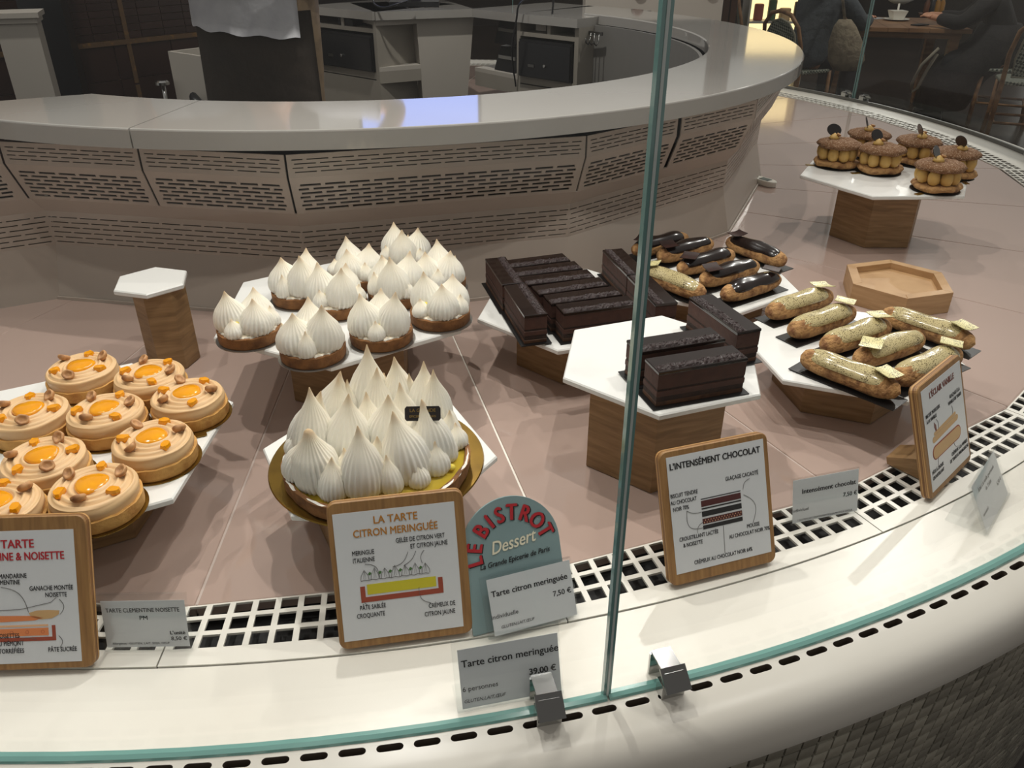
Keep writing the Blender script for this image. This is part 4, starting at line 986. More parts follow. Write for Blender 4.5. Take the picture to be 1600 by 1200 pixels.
# dark tiled wall at the left behind the counter
WB = Vector((-2.15, 4.05, 0)); WD = Vector((.63, .775, 0)).normalized(); ang = math.atan2(WD.y, WD.x)
wl = empty('wall_left', (WB.x, WB.y, -.88), ang); wl['kind'] = 'structure'
MB().box((.3, .06, 1.2), (2.4, .08, 2.4)).build('wall_core', mat('pale_grout', (120, 100, 84), .6), wl)
M_wt = mat('dark_brown_tile', (50, 33, 28), .28, vary=.25, noise=((38, 25, 22), 4, .4, .7)); M_trim = mat('tarnished_trim', (104, 82, 60), .45, .5, noise=((150, 110, 56), 30, .55, .75))
tb1 = MB().box((0, 0, 0), (.120, .01, .030)).mesh('wall_tile', M_wt); tb2 = MB().box((0, 0, 0), (.30, .012, .155)).mesh('wall_tile', M_wt)
zr = .88+.13
for i in range(-7, 12):
    for j in range(15): place_obj(tb1, 'wall_tile', wl, (i*.1235+(.02 if i >= 0 else 0), .014, zr+.03+j*.0335))
for i in range(-3, 5):
    for j in range(6): place_obj(tb2, 'wall_tile', wl, (i*.305+.14, .013, zr-.09-j*.16))
for x in (-.62, -.005, .36+.01, .98):
    for j in range(10): MB().box((x, .007, zr-.9+j*.2), (.022, .012, .19)).build('vertical_trim', M_trim, wl)
MB().box((.3, .006, zr), (2.4, .014, .022)).build('horizontal_trim', M_trim, wl)
# black column and pale pillar at far left
p = aty(88, 100, 3.75); o = MB().box((p.x-.07, 3.9, .1), (.17, .17, 2.0), rz=.3).build('trim_1', M_black); o['kind'] = 'structure'
o = MB().box((-3.1, 4.3, .1), (1.1, .3, 2.0), rz=.35).build('wall_side', mat('night_wall', (16, 17, 22), .5)); o['kind'] = 'structure'
p0, p1 = aty(70, 140, 3.3), aty(8, 22, 3.3)
t = tag(empty('white_plinth', (p0.x-.075, 3.42, -.88), .35), 'pale grey square plinth with a moulded cap at the far left', 'plinth')
zt = p1.z+.88
MB().box((-.02, 0, zt/2-.02), (.14, .14, zt-.04)).build('shaft', M_white, t); MB().box((-.02, 0, zt-.028), (.155, .155, .02)).build('moulding', M_white, t); MB().box((-.02, 0, zt-.009), (.175, .175, .018)).build('cap', M_white, t)

# cash desk inside the ring: white cabinets with open bays
M_w1 = M_whited
ztop = .352
def cab(pa, pb, depth, label, name='cabinet'):
    d = (pb-pa); L_ = d.length; an = math.atan2(d.y, d.x); t = tag(empty(name, (pa.x, pa.y, -.88), an), label, 'cabinet'); return t, L_
def boxp(t, x0, x1, y0, y1, z0, z1, nm, m_=None):
    return MB().box(((x0+x1)/2, (y0+y1)/2, (z0+z1)/2+.88), (x1-x0, y1-y0, z1-z0)).build(nm, m_ or M_w1, t)
def desk_unit(a, b, label, drawer):
    t, L_ = cab(a, b, .4, label); w_ = .018
    boxp(t, 0, w_, 0, .4, -.88, ztop-.03, 'side_panel'); boxp(t, L_-w_, L_, 0, .4, -.88, ztop-.03, 'side_panel'); boxp(t, w_, L_-w_, .38, .4, -.88, ztop-.03, 'back_panel')
    boxp(t, w_, L_-w_, 0, .38, .275, .29, 'shelf'); boxp(t, w_, L_-w_, 0, .38, .105, .13, 'rail'); boxp(t, w_, L_-w_, .0, .018, -.86, .10, 'door')
    boxp(t, (w_+L_)/2-.008, (w_+L_)/2+.008, 0, .38, .29, ztop-.03, 'divider')
    return t, L_
def line_at(p0, p1, z, e0, e1):
    a, b = at(*p0, z), at(*p1, z); d = (b-a); return a+d*e0, a+d*e1
a, b = line_at((489, 43), (582, 54), .27, -.06, 1.06)
t, L_ = desk_unit(a, b, 'white cabinet behind the waist-high man holding the left cash drawer', True)
def cash(t0, L_, label):
    an = t0.rotation_euler.z; M_ = Matrix.Rotation(an, 3, 'Z'); o0 = t0.location
    t = tag(empty('cash_drawer', o0+M_@Vector((L_/2, 0, .88+.131)), an), label, 'cash drawer')
    MB().box((0, .17, .068), (L_-.044, .36, .134)).build('housing', M_black, t); MB().box((0, -.012, .066), (L_-.05, .01, .120)).build('drawer_front', mat('satin_black', (18, 19, 23), .25), t)
    MB().lathe([(.006, 0), (.006, .008), (.004, .009)], 14, M=Matrix.Rotation(PI/2, 3, 'X')).build('lock', M_chrome, t, loc=(0.01, -.017, .05))
    MB().box((-.06, -.019, .045), (.03, .003, .01)).build('badge', M_steel, t)
cash(t, L_, 'black cash drawer in the left cabinet beside the standing man')
M_ = Matrix.Rotation(t.rotation_euler.z, 3, 'Z'); q = t.location+M_@Vector((L_*.55, .04, .88+.291))
o = MB().box((0, 0, .012), (.09, .07, .024)).build('card_reader', M_black, None, loc=q, rot=(0, 0, t.rotation_euler.z)); tag(o, 'small black box on the upper shelf over the left cash drawer', 'device')
eL = b; pilL = at(646, 60, .22); pil0 = at(650, 25, .33); pil1 = at(740, 22, .33)
# recessed bay between left cabinet and pillar
t, L2 = cab(eL, pil0, .4, 'white open bay with a low shelf between the left cabinet and the pillar', 'open_shelf')
boxp(t, .002, L2, .36, .38, -.88, ztop-.03, 'back_panel', M_whited); boxp(t, .002, L2, 0, .36, .135, .150, 'shelf', M_white); boxp(t, .002, L2, 0, .016, .09, .135, 'rail'); boxp(t, .002, L2, .1, .116, -.88, .09, 'lower_panel', M_greyp); boxp(t, .002, L2, 0, .36, ztop-.05, ztop-.032, 'upper_panel', M_white)
# tapering pillar
t = tag(empty('pillar', (pil0.x, pil0.y, -.88), math.atan2(pil1.y-pil0.y, pil1.x-pil0.x)), 'white tapering pillar between the two open bays of the cash desk', 'pillar')
Lp = (pil1-pil0).length; mb = MB(); mb.hexa([(.05, .03, 0), (Lp-.12, .03, 0), (Lp-.12, .3, 0), (.05, .3, 0)], [(0, 0, ztop+.85), (Lp, 0, ztop+.85), (Lp, .3, ztop+.85), (0, .3, ztop+.85)]); mb.build('body', M_white, t)
# right cabinet
a2, b2 = line_at((815, 58), (893, 67), .27, -.10, 1.13)
t, L3 = desk_unit(a2, b2, 'white cabinet right of the printer holding the right cash drawer', True); cash(t, L3, 'black cash drawer in the right cabinet below the hanging cable')
MB().box((L3*.3, .06, .88+.305), (.05, .05, .022)).build('bowl', M_white, t)
t2, L4 = cab(pil1, a2, .4, 'white open bay holding the black printers', 'open_shelf')
boxp(t2, .002, L4-.002, .40, .42, -.88, ztop-.03, 'back_panel', M_whited); boxp(t2, .002, L4-.002, 0, .40, .115, .13, 'shelf', M_white); boxp(t2, .002, L4-.002, 0, .016, .06, .115, 'rail'); boxp(t2, .002, L4-.002, .2, .216, -.88, .06, 'lower_panel', M_dark)
an2 = t2.rotation_euler.z; M2 = Matrix.Rotation(an2, 3, 'Z')
for k, (zz, lab) in enumerate(((.131, 'lower of two black receipt printers stacked in the open bay'), (.232, 'upper of two black receipt printers stacked in the open bay'))):
    q = t2.location+M2@Vector((L4*.62, .11, .88+zz)); pt = tag(empty('receipt_printer', q, an2), lab, 'printer')
    mb = MB(); mb.hexa([(-.065, -.09, 0), (.065, -.09, 0), (.065, .09, 0), (-.065, .09, 0)], [(-.062, -.06, .088), (.062, -.06, .088), (.062, .09, .096), (-.062, .09, .096)]); mb.build('housing', M_black, pt)
    MB().box((0, -.078, .05), (.10, .006, .012)).build('paper_slot', M_steel if k else M_greyp, pt)
# desk top boards following the fronts
def board(pts, z0, z1, nm, m_, parent):
    mb = MB(); mb.prism([(p.x, p.y) for p in pts], z0, z1); return mb.build(nm, m_, parent)
dt = tag(empty('desk_top', (0, 0, 0)), 'white worktop running over the cash desk cabinets', 'worktop')
seg_ = [a, b, pil0-Vector((0, .02, 0)), pil1-Vector((0, .02, 0)), a2, b2]
for p, q in zip(seg_[:-1], seg_[1:]):
    d = (q-p).normalized(); nn = Vector((-d.y, d.x, 0)); off = nn*(-.012)
    board([p+off, q+off, q+nn*.45, p+nn*.45], ztop-.03, ztop, 'worktop_board', M_slab, dt)
# monitor added out of view for the bluish slab reflection, hanging cables
mt_ = tag(empty('added_monitor', (-.40, 3.62, ztop+.001), .06), 'added bluish screen for the counter top reflection, standing on the worktop, above the picture', 'monitor')
MB().box((0, .03, .01), (.2, .16, .018)).build('foot', M_black, mt_); MB().box((0, .04, .14), (.05, .03, .27)).build('stand', M_black, mt_); MB().box((0, 0, .42), (.53, .03, .30)).build('frame', M_black, mt_)
MB().box((0, -.017, .42), (.50, .003, .27)).build('screen', mat('added_blue_screen', (20, 22, 30), .4, emit=((130, 155, 235), 2.2)), mt_)
def cable(pts, label, r=.0035):
    o = MB(); sm = []
    P = [Vector(p) for p in pts]
    for i in range(len(P)-1):
        p0, p1, p2, p3 = P[max(i-1, 0)], P[i], P[i+1], P[min(i+2, len(P)-1)]
        for k in range(6):
            u = k/6; sm.append(.5*((2*p1)+(-p0+p2)*u+(2*p0-5*p1+4*p2-p3)*u*u+(-p0+3*p1-3*p2+p3)*u**3))
    sm.append(P[-1]); o.tube(sm, r, 6); o = o.build('cable', M_black, None, True); tag(o, label, 'cable'); return o
def ay(x, y, p): return aty(x, y, p)
yb = a2.y-.03
cable([ay(866, -12, yb), ay(862, 30, yb-.01), ay(857, 70, yb-.02), ay(850, 120, yb-.02), ay(845, 150, yb)], 'black cable hanging down over the right cash drawer')
cable([ay(826, -6, yb-.02), ay(811, 8, yb-.03), ay(807, 30, yb-.03), ay(800, 80, yb-.03), ay(806, 135, yb)], 'black cable hanging beside the receipt printers')
cable([ay(583, -6, 3.4), ay(585, 6, 3.38), ay(600, 12, 3.36), ay(622, 6, 3.36), ay(650, -3, 3.4)], 'black cable looping over the worktop edge above the left bay')
# hook rail under the far end of the counter top
hk = tag(empty('hook_rail', pol(.955, 43.3, .29), math.radians(43.3-90)), 'small metal hook rail under the far end of the counter top', 'hook rail')
MB().box((.05, -.012, .012), (.12, .008, .012)).build('rail', M_steel, hk)
for x in (.0, .06, .078, .1): 
    MB().tube([(x, -.018, .012), (x, -.02, -.015), (x, -.03, -.026), (x, -.042, -.018), (x, -.044, -.004)], .0025, 6).build('hook', M_steel, hk, True)
# end panel and small wall with round knobs beyond the counter
t = tag(empty('partition', (.62, 3.93, -.88), .12), 'white low partition with dark round knobs behind the counter end', 'partition')
MB().box((0, 0, .66), (.62, .06, 1.32)).build('panel', M_white, t)
for x in (-.08, .24): MB().lathe([(.026, 0), (.026, .02), (.02, .024)], 20, M=Matrix.Rotation(PI/2, 3, 'X')).build('knob', M_darkwood, t, loc=(x, -.031, 1.275))
p = aty(1135, 20, 6.5); t = tag(empty('door_post', (p.x-.02, 6.5, -.88), 0), 'reddish brown wooden post behind the counter end', 'post')
for k, dx in enumerate((-.05, .0, .055)): MB().box((dx, .0, 1.2), (.045, .12, 2.4)).build('board', M_darkwood, t)
# white box sink with tap at the left
p = at(262, 80, .20); q = at(328, 90, .20)
t = tag(empty('sink_box', (p.x, p.y, -.88), math.atan2(q.y-p.y, q.x-p.x)), 'white box sink left of the standing man', 'sink')
L_ = (q-p).length+.12; 
boxp(t, 0, L_, 0, .012, -.3, .20, 'front_panel', M_white); boxp(t, 0, .012, .012, .30, -.3, .20, 'side_panel', M_white); boxp(t, L_-.012, L_, .012, .30, -.3, .20, 'side_panel', M_white); boxp(t, .012, L_-.012, .288, .30, -.3, .20, 'rear_panel', M_white); boxp(t, 0, L_, 0, .3, -.31, -.3, 'basin_floor', M_white); boxp(t, 0, L_, .02, .28, -.88, -.32, 'cabinet_body', M_w1)
MB().tube([(.0, -.05, .88-.1), (.0, -.05, .88+.08)], .009, 10).build('tap_pipe', M_chrome, t, True); MB().lathe([(.028, 0), (.028, .01), (.02, .016)], 18).build('tap_handle', M_chrome, t, loc=(0, -.05, .88+.08))
MB().tube([(.17, -.04, .88-.2), (.17, -.04, .88+.02), (.19, -.04, .88+.05), (.22, -.04, .88+.03), (.225, -.04, .88-.1)], .02, 10).build('black_hose', M_black, t, True)
p = aty(318, 30, 3.4); t = tag(empty('upright_panel', (p.x, 3.55, -.88), .9), 'tall narrow white panel left of the standing man', 'panel'); MB().box((0, 0, .62), (.025, .22, 1.24+.07)).build('board', M_white, t)

# ------------------------------------------------------------------ people
def skin_mesh(nm, J, E, mt_, parent, sub=2):
    """J: name->(x,y,z,r); E: list of edges; first joint is the root"""
    names = list(J); me = D.meshes.new(nm); me.from_pydata([J[n][:3] for n in names], [(names.index(a), names.index(b)) for a, b in E], [])
    o = D.objects.new(nm, me); COL.objects.link(o); md = o.modifiers.new('s', 'SKIN'); md.use_smooth_shade = True
    for i, n in enumerate(names):
        r = J[n][3]; me.skin_vertices[0].data[i].radius = r if isinstance(r, tuple) else (r, r)
    me.skin_vertices[0].data[0].use_root = True
    sb = o.modifiers.new('u', 'SUBSURF'); sb.levels = sub; sb.render_levels = sub
    dg = bpy.context.evaluated_depsgraph_get(); dg.update(); m2 = D.meshes.new_from_object(o.evaluated_get(dg)); D.objects.remove(o)
    m2.name = nm; m2.materials.clear(); m2.materials.append(mt_); m2.polygons.foreach_set('use_smooth', [True]*len(m2.polygons))
    q = D.objects.new(nm, m2); COL.objects.link(q); q.parent = parent; return q
M_skin = mat('skin', (196, 142, 112), .5, sss=.1); M_hair = mat('dark_hair', (34, 24, 18), .6)
def body(parent, P, hair=True):
    """P: joint positions: pelvis, chest, neck, head, and L/R shoulder elbow wrist hip knee ankle toe"""
    J = {}; E = []
    J['pelvis'] = (*P['pelvis'], (.13, .11)); sp = Vector(P['pelvis']).lerp(Vector(P['chest']), .5); J['waist'] = (*sp, (.12, .095)); J['chest'] = (*P['chest'], (.14, .10)); J['neck'] = (*P['neck'], .052)
    hd = Vector(P['head']); nk = Vector(P['neck']); J['jaw'] = (*nk.lerp(hd, .55), .062); J['head'] = (*hd, .088); J['crown'] = (*(hd+(hd-nk).normalized()*.07), .055)
    E += [('pelvis', 'waist'), ('waist', 'chest'), ('chest', 'neck'), ('neck', 'jaw'), ('jaw', 'head'), ('head', 'crown')]
    for s in 'LR':
        for a, r in (('shoulder', .052), ('elbow', .038), ('wrist', .026), ('hip', .085), ('knee', .055), ('ankle', .036), ('toe', .030)): J[a+s] = (*P[a+s], r)
        E += [('chest', 'shoulder'+s), ('shoulder'+s, 'elbow'+s), ('elbow'+s, 'wrist'+s), ('pelvis', 'hip'+s), ('hip'+s, 'knee'+s), ('knee'+s, 'ankle'+s), ('ankle'+s, 'toe'+s)]
        w_ = Vector(P['wrist'+s]); d = (w_-Vector(P['elbow'+s])).normalized(); sd = d.cross(Vector((0, 0, 1))); sd = sd.normalized() if sd.length > .2 else Vector((1, 0, 0))
        pl = w_+d*.05; J['palm'+s] = (*pl, (.030, .016)); E.append(('wrist'+s, 'palm'+s))
        for f in range(4):
            o_ = sd*((f-1.5)*.019); l_ = (.034, .042, .038, .028)[f]
            J[f'k{f}{s}'] = (*(pl+o_+d*.035), .0095); J[f't{f}{s}'] = (*(pl+o_*1.1+d*(.035+l_)-Vector((0, 0, .016))), .0080)
            E += [('palm'+s, f'k{f}{s}'), (f'k{f}{s}', f't{f}{s}')]
        J['th0'+s] = (*(pl-sd*.032-d*.015), .011); J['th1'+s] = (*(pl-sd*.046+d*.022), .0088); E += [('palm'+s, 'th0'+s), ('th0'+s, 'th1'+s)]
    b = skin_mesh('body', J, E, M_skin, parent)
    f = P.get('face', Vector((0, 1, 0))); f = Vector(f).normalized(); sd = f.cross(Vector((0, 0, 1)))
    for k in (-1, 1):
        MB().lathe([(.001, -.012), (.009, -.007), (.012, 0), (.009, .007), (.001, .012)], 10).build('eye', mat('eye_white', (220, 215, 210), .2), parent, True, loc=hd+f*.083+sd*k*.032+Vector((0, 0, .005)))
        MB().lathe([(.004, -.03), (.014, -.015), (.016, .01), (.006, .03)], 10).build('ear', M_skin, parent, True, loc=hd+sd*k*.090-f*.005)
    MB().loft([(0, 0, -.02, .016, .016), (0, 0, -.005, .013, .018), (0, 0, .02, .007, .008)], 10).build('nose', M_skin, parent, True, loc=hd+f*.092-Vector((0, 0, .015)))
    MB().loft([(0, 0, -.006, .022, .006), (0, 0, 0, .026, .010), (0, 0, .006, .022, .006)], 12).build('mouth', mat('lips', (150, 84, 78), .5), parent, True, loc=hd+f*.080-Vector((0, 0, .055)), rot=(0, 0, math.atan2(sd.y, sd.x)))
    mb = MB(); mb.lathe([(.104, -.02), (.106, .02), (.098, .06), (.07, .10), (.03, .12), (.001, .124)], 20, caps=False); mb.build('hair', M_hair, parent, True, loc=hd-f*.018)
    return b
def garment(parent, nm, mt_, J, E, extra=None): return skin_mesh(nm, J, E, mt_, parent)
# man standing behind the counter: light T-shirt, dark apron, beige trousers
c = aty(408, 60, 2.72); px_, py_ = c.x, 2.72
t = tag(empty('person', (px_, py_, -.88), 0), 'person behind the counter in pale grey shirt, dark apron and beige trousers, hips only', 'person')
z = 0
P = {'pelvis': (0, 0, .98), 'chest': (0, .0, 1.32), 'neck': (0, 0, 1.50), 'head': (0, -.03, 1.66), 'face': (0, -1, 0)}
for s, k in (('L', 1), ('R', -1)): P.update({'shoulder'+s: (k*.19, 0, 1.42), 'elbow'+s: (k*.42, .02, 1.47), 'wrist'+s: (k*.34, -.2, 1.60), 'hip'+s: (k*.09, 0, .92), 'knee'+s: (k*.10, -.01, .50), 'ankle'+s: (k*.11, .03, .08), 'toe'+s: (k*.12, -.12, .035)})
body(t, P)
M_tr = mat('beige_trousers', (142, 120, 92), .8, noise=((122, 102, 78), 30, .4, .7)); M_ts = mat('pale_grey_shirt', (196, 196, 200), .8, noise=((182, 182, 188), 18, .4, .7), bump=(14, .3, .015)); M_ap = mat('dark_brown_apron', (56, 46, 36), .75, noise=((42, 35, 28), 8, .4, .7), bump=(25, .3, .01))
mb = MB(); mb.loft([(0, .0, 1.34, .190, .135), (0, .0, 1.2, .186, .134), (0, .01, 1.12, .182, .130), (0, .01, 1.06, .176, .13), (0, .0, .96, .178, .135), (0, 0, .88, .175, .13)], 28); mb.build('trousers_seat', M_tr, t, True)
for k in (-1, 1): MB().loft([(k*.088, 0, .90, .095, .118), (k*.095, -.005, .65, .085, .095), (k*.1, -.005, .5, .073, .08), (k*.11, .02, .1, .06, .068)], 20).build('trouser_leg', M_tr, t, True)
mb = MB(); seg = 40; rings = []
def arcsheet(z0, z1, rx0, ry0, rx1, ry1, a0, a1, nm, mm, hem=None, n=30, th=.004, wv=0.0):
    mb = MB(); vs = []; m_ = 8
    for side in (0, 1):
        for j in range(m_+1):
            v = j/m_; rx, ry = rx0+(rx1-rx0)*v-side*th, ry0+(ry1-ry0)*v-side*th
            for i in range(n+1):
                u = i/n; a = math.radians(a0+(a1-a0)*u); zz = z0+(z1-z0)*v
                if hem: zz = z0+(z1-z0)*v+(hem(u))*(1-v)
                k = 1+wv*math.sin(u*21)*(1-v)
                vs.append((rx*k*math.cos(a), ry*k*math.sin(a), zz))
    st_ = (m_+1)*(n+1); f = []
    for j in range(m_):
        for i in range(n):
            q = (j*(n+1)+i, j*(n+1)+i+1, (j+1)*(n+1)+i+1, (j+1)*(n+1)+i); f.append(q); f.append(tuple(x+st_ for x in q[::-1]))
    for i in range(n): f.append((i, i+1, i+1+st_, i+st_)); j = m_*(n+1); f.append((j+i+1, j+i, j+i+st_, j+i+1+st_))
    for j in range(m_): a_, b_ = j*(n+1), (j+1)*(n+1); f.append((b_, a_, a_+st_, b_+st_)); f.append((a_+n, b_+n, b_+n+st_, a_+n+st_))
    mb.add(vs, f); return mb.build(nm, mm, t, True)
arcsheet(.45, 1.30, .208, .168, .190, .142, -205, -22, 'wrap_apron', M_ap, wv=.02)
arcsheet(1.235, 1.43, .200, .156, .198, .130, -245, -42, 'shirt', M_ts, hem=lambda u: .05-.06*u+.004*math.sin(40*u), n=40)
MB().tube([(.205*math.cos(q), .160*math.sin(q), 1.37) for q in [2*PI*k/24 for k in range(24)]], .012, 6, closed=True).build('apron_string', M_ap, t, True)
for k in (-1, 1):
    MB().tube([(k*.13, 0, 1.40), (k*.2, 0, 1.425), (k*.28, .01, 1.44), (k*.36, .015, 1.455)], [.07, .075, .065, .062], 14).build('sleeve', M_ts, t, True)
    MB().loft([(k*.115, -.03, .012, .045, .12), (k*.115, -.03, .05, .045, .12), (k*.115, 0, .085, .04, .08)], 18).build('shoe', M_black, t, True)

# cafe table and guests beyond the far glass
TZ = -.13
tb = tag(empty('cafe_table', (3.48, 7.95, -.88), -.2), 'rustic wooden cafe table beyond the glass at upper right', 'table')
for k in range(6): MB().box((-.42+.168*k-.0, 0, .735), (.165, .95, .032)).build('tabletop_board', M_table, tb)
MB().box((0, 0, .69), (.9, .8, .05)).build('apron_frame', M_table, tb)
for sx in (-.40, .40):
    for sy in (-.38, .38): MB().box((sx, sy, .335), (.075, .075, .67)).build('leg', M_table, tb)
def seated(loc, rz, label, top, pants, lean=.12, arm=None, hood=False):
    t = tag(empty('person', (loc[0], loc[1], -.88), rz), label, 'person')   # sits facing +y local
    P = {'pelvis': (0, 0, .56), 'chest': (0, lean*.9, .93), 'neck': (0, lean*1.3, 1.08), 'head': (0, lean*1.5+.03, 1.24), 'face': (0, 1, 0)}
    for s, k in (('L', -1), ('R', 1)): P.update({'shoulder'+s: (k*.19, lean, 1.01), 'elbow'+s: (k*.25, .20+lean, .80), 'wrist'+s: (k*.12, .42+lean, .83), 'hip'+s: (k*.09, .03, .53), 'knee'+s: (k*.12, .42, .52), 'ankle'+s: (k*.12, .40, .09), 'toe'+s: (k*.13, .56, .035)})
    body(t, P)
    J = {'z': (0, .02, .47, (.20, .19)), 'p': (0, -.01, .56, (.20, .18)), 'w': (0, lean*.45, .74, (.175, .135)), 'c': (0, lean*.9, .94, (.195, .13)), 'n': (0, lean*1.2, 1.045, .085)}
    E = [('z', 'p'), ('p', 'w'), ('w', 'c'), ('c', 'n')]
    for s, k in (('L', -1), ('R', 1)):
        J['s'+s] = (*P['shoulder'+s], .085); J['e'+s] = (*P['elbow'+s], .066); J['h'+s] = (*Vector(P['elbow'+s]).lerp(Vector(P['wrist'+s]), .9), .048); E += [('c', 's'+s), ('s'+s, 'e'+s), ('e'+s, 'h'+s)]
    garment(t, 'jacket', top, J, E)
    for s, k in (('L', -1), ('R', 1)):
        garment(t, 'trouser_leg', pants, {'a': (k*.08, 0, .53, .115), 'b': (*P['knee'+s], .082), 'c': (P['ankle'+s][0], P['ankle'+s][1], .12, .062)}, [('a', 'b'), ('b', 'c')])
        MB().loft([(k*.125, .48, .002, .045, .13), (k*.125, .48, .045, .045, .13), (k*.125, .44, .09, .04, .07)], 16).build('shoe', M_black, t, True)
    if not hood: MB().loft([(0, .40, .10, .27, .22), (0, .34, .35, .27, .26), (0, .22, .50, .25, .28), (0, .08, .66, .225, .22), (0, lean*.5, .80, .20, .16)], 26).build('coat_skirt', top, t, True)
    if hood: MB().loft([(0, lean-.04, .98, .11, .07), (0, lean-.07, 1.05, .12, .07), (0, lean-.05, 1.1, .09, .05)], 16).build('hood', top, t, True)
    return t
M_hood = mat('grey_hoodie', (72, 76, 80), .9, noise=((58, 62, 66), 9, .4, .7), bump=(14, .5, .03)); M_coat = mat('black_coat', (24, 22, 22), .85, noise=((34, 30, 30), 6, .4, .7), bump=(12, .5, .03)); M_jean = mat('dark_trousers', (26, 26, 30), .85)
seated((2.48, 7.30, 0), math.radians(-62), 'guest in a grey hoodie seated left of the cafe table, seen from behind', M_hood, M_jean, hood=True)
seated((4.20, 7.38, 0), math.radians(62), 'guest in a black coat seated right of the cafe table', M_coat, M_jean, lean=.18)
def bistro_chair(loc, rz, label):
    t = tag(empty('rattan_chair', (loc[0], loc[1], -.88), rz), label, 'chair')      # faces +y
    M_rat = mat('rattan_cane', (140, 102, 66), .5, noise=((104, 72, 44), 20, .4, .7)); 
    for sx in (-1, 1):
        MB().tube([(sx*.19, .18, 0), (sx*.18, .18, .25), (sx*.18, .17, .45)], .016, 10).build('front_leg', M_rat, t, True)
    MB().tube([(-.21, -.24, 0), (-.20, -.20, .45), (-.21, -.24, .65), (-.19, -.28, .80), (-.11, -.30, .89), (0, -.305, .915), (.11, -.30, .89), (.19, -.28, .80), (.21, -.24, .65), (.20, -.20, .45), (.21, -.24, 0)], .017, 10).build('back_hoop', M_rat, t, True)
    MB().tube([(-.17, .16, .18), (.17, .16, .18), (.18, -.2, .18), (-.18, -.2, .18)], .010, 8, closed=True).build('stretcher', M_rat, t, True)
    pts = [(-.2, -.2), (.2, -.2), (.21, .12), (.16, .2), (-.16, .2), (-.21, .12)]
    MB().prism(pts, .44, .465, bev=.006).build('seat', mat_check, t)
    mb = MB(); n = 8
    outl = [(-.155, .50), (-.165, .62), (-.15, .75), (-.09, .83), (0, .855), (.09, .83), (.15, .75), (.165, .62), (.155, .50)]
    def by(z_): return -.205-.10*(z_-.45)/.45
    mb.add([(x, by(z_)-.004, z_) for x, z_ in outl]+[(x, by(z_)+.006, z_) for x, z_ in outl], [tuple(range(9)), tuple(range(9, 18))[::-1]]+[(i, 9+i, 9+(i+1) % 9, (i+1) % 9) for i in range(9)]); mb.build('woven_back', mat_check, t)
    MB().tube([(x, by(z_), z_) for x, z_ in outl], .008, 8, closed=True).build('back_binding', mat('cream_binding', (150, 146, 128), .5), t, True)
    return t
mat_check = mat('green_white_weave', (44, 58, 48), .5); nt = mat_check.node_tree
ck = nt.nodes.new('ShaderNodeTexChecker'); ck.inputs['Scale'].default_value = 62; ck.inputs[1].default_value = lin((36, 50, 42)); ck.inputs[2].default_value = lin((150, 152, 138))
tc = nt.nodes.new('ShaderNodeTexCoord'); mp = nt.nodes.new('ShaderNodeMapping'); mp.inputs['Rotation'].default_value = (0, .6, 0); nt.links.new(tc.outputs['Object'], mp.inputs[0]); nt.links.new(mp.outputs[0], ck.inputs[0]); nt.links.new(ck.outputs[0], nt.nodes['Principled BSDF'].inputs['Base Color'])
ch1 = bistro_chair((4.24, 7.36, 0), math.radians(62), 'rattan chair with green woven back under the guest in black')
c2 = copy_tree(ch1); c2.location = (2.44, 7.30, -.88); c2.rotation_euler = (0, 0, math.radians(-62)); c2['label'] = 'rattan chair under the guest in the grey hoodie'
c2 = copy_tree(ch1); c2.location = (2.62, 9.2, -.88); c2.rotation_euler = (0, 0, math.radians(-100)); c2['label'] = 'rattan chair further back behind the counter end, left of the hoodie'
c2 = copy_tree(ch1); c2.scale = (1.06,)*3; c2.location = (3.98, 6.55, -.88); c2.rotation_euler = (0, 0, math.radians(-22)); c2['label'] = 'empty rattan chair at the right picture edge, its woven back towards the viewer'
# things on the table
def on_table(x, y): return at(x, y, TZ)
TT = -.88+.7515
q = on_table(1400, 32); t = tag(empty('saucer', (q.x, q.y, TT)), 'white saucer under the square white bowl on the cafe table', 'saucer'); MB().lathe([(.05, 0), (.09, .008), (.115, .014), (.11, .016), (.05, .006), (.001, .005)], 32, caps=False).build('dish', M_grille, t, True)
t = tag(empty('bowl', (q.x, q.y, TT+.008)), 'square white bowl with a spoon on the cafe table', 'bowl'); mb = MB(); mb.hexa([(-.045, -.045, 0), (.045, -.045, 0), (.045, .045, 0), (-.045, .045, 0)], [(-.068, -.068, .075), (.068, -.068, .075), (.068, .068, .075), (-.068, .068, .075)]); mb.build('bowl_body', M_grille, t)
MB().tube([(0, 0, .03), (.005, .02, .13)], .009, 8).build('spoon_handle', M_grille, t, True)
q = on_table(1405, 6); t = tag(empty('teapot', (q.x, q.y, TT)), 'round white teapot at the back of the cafe table', 'teapot'); MB().lathe([(.06, 0), (.12, .03), (.14, .08), (.12, .14), (.05, .17), (.02, .19)], 28).build('pot_body', M_grille, t, True); MB().tube([(.12, 0, .05), (.2, 0, .09), (.22, 0, .15)], [.03, .02, .014], 10).build('spout', M_grille, t, True)
q = on_table(1370, 29); o = MB().box((0, 0, .002), (.16, .11, .002)).build('napkin', M_paper, None, loc=(q.x, q.y, TT), rot=(0, 0, .5)); tag(o, 'white napkin on the cafe table beside the saucer', 'napkin')
q = on_table(1437, 40); o = MB().box((0, 0, .005), (.08, .15, .009)).build('phone', M_black, None, loc=(q.x, q.y, TT), rot=(0, 0, -1.0)); tag(o, 'dark phone lying on the cafe table', 'phone')
q = on_table(1458, 24); t = tag(empty('condiment_tray', (q.x, q.y, TT), .2), 'dark tray of condiment jars on the cafe table', 'tray'); MB().prism(hexpts(.15, 0), .001, .015).build('tray_base', M_darkwood, t)
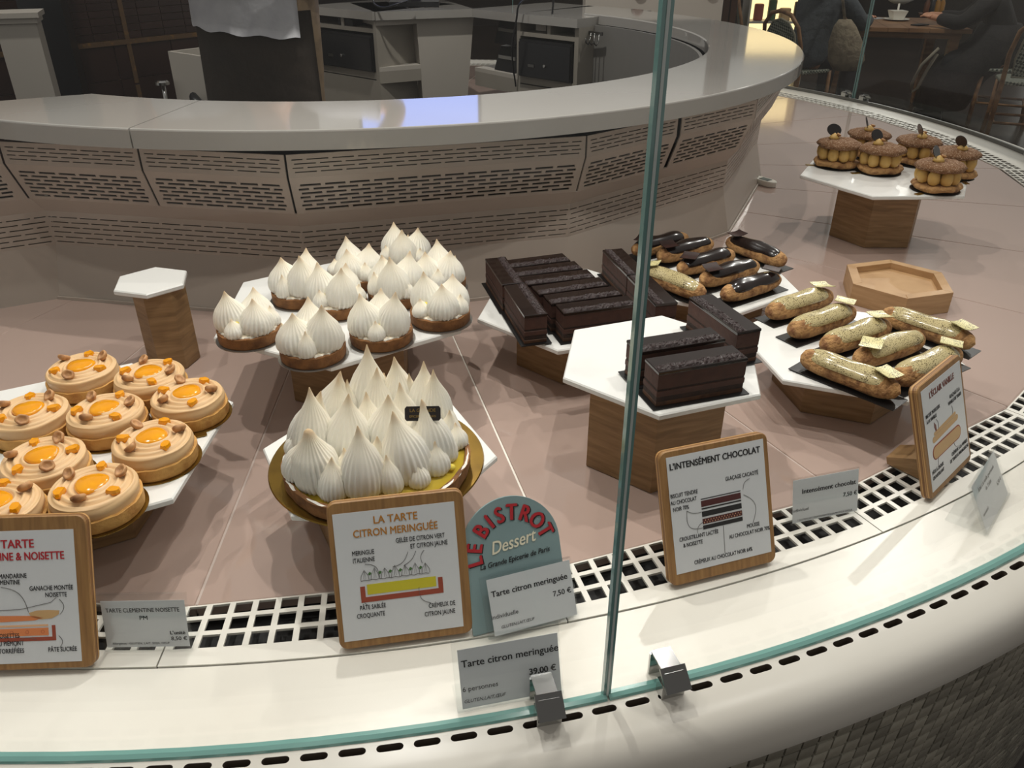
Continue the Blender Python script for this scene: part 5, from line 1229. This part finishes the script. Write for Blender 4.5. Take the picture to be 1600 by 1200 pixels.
for k, (dx, mm) in enumerate(((-.08, M_darkwood), (-.025, M_black), (.03, mat('amber_glass', (150, 104, 30), .1)), (.08, mat('amber_glass', (150, 104, 30), .1)))):
    j = tag(empty('jar', (q.x+dx, q.y+.01*k, TT+.0155)), ['brown jar at the left of the condiment tray', 'black bottle second from left on the condiment tray', 'amber jar third from left on the condiment tray', 'amber jar at the right of the condiment tray'][k], 'jar', 'jars on the condiment tray')
    MB().lathe([(.024, 0), (.026, .01), (.026, .09), (.016, .11), (.016, .125)], 18).build('jar_body', mm, j, True); MB().lathe([(.018, 0), (.018, .018)], 18).build('lid', M_black, j, loc=(0, 0, .1255))
# beige shoulder bag hanging from the hoodie chair, pale strap at the coat
q = aty(1322, 66, 7.0); t = tag(empty('shoulder_bag', (q.x, 6.98, q.z)), 'beige cloth bag hanging beside the guest in the hoodie', 'bag')
M_bag = mat('beige_canvas', (136, 124, 104), .9, noise=((112, 100, 84), 16, .4, .7), bump=(30, .6, .02)); MB().loft([(.03, 0, -.21, .10, .05), (.02, 0, -.13, .15, .08), (-.01, 0, 0, .14, .07), (-.04, 0, .12, .09, .05), (-.05, 0, .17, .05, .03)], 20).build('bag_body', M_bag, t, True)
MB().tube([(-.05, 0, .16), (-.09, .03, .32), (-.05, .08, .46)], .012, 6).build('strap', M_bag, t, True)
q = aty(1438, 110, 6.6); o = MB(); o.tube([q+Vector(v) for v in ((.10, 0, .16), (.0, 0, .04), (-.045, 0, -.1), (-.03, 0, -.16), (.01, 0, -.13), (.05, 0, .0), (.10, 0, .12))], .012, 6); o = o.build('bag_strap', mat('pale_strap', (120, 112, 98), .8), None, True); tag(o, 'pale looped bag strap hanging in front of the black coat', 'strap')
# lit display shelving in the distance
t = tag(empty('lit_shelving', (2.80, 9.4, -.88), 0), 'brightly lit shop shelving beyond the counter end', 'shelving')
MB().box((0, .12, 1.1), (.62, .02, 2.2)).build('lit_back_panel', mat('lit_panel', (240, 225, 190), .5, emit=((255, 226, 168), 1.6)), t)
for z_ in (.3, .62, .92, 1.22, 1.55, 1.9, 2.2): MB().box((0, -.02, z_), (.64, .26, .02)).build('shelf', M_white, t)
for sx in (-.32, .32): MB().box((sx, 0, 1.1), (.02, .28, 2.22)).build('upright', M_white, t)
k = 0
for z_ in (.62, .92, 1.22):
    for dx, w_, h_, c_ in ((-.2, .1, .16, (150, 70, 50)), (-.06, .09, .2, (60, 90, 60)), (.08, .12, .12, (190, 160, 120)), (.21, .08, .18, (40, 36, 34))):
        o = MB().prism([(w_/2*math.cos(q), w_/2*math.sin(q)) for q in [2*PI*i/14 for i in range(14)]], 0, h_, bev=.008).build('canister', mat('canister_%d' % (k % 4), c_, .4), None, loc=(2.80+dx, 9.36, -.88+z_+.011)); tag(o, ['red', 'green', 'tan', 'black'][k % 4]+' canister on the '+['lower', 'middle', 'upper'][k//4]+' lit shop shelf', 'canister', 'canisters on the lit shelving'); k += 1
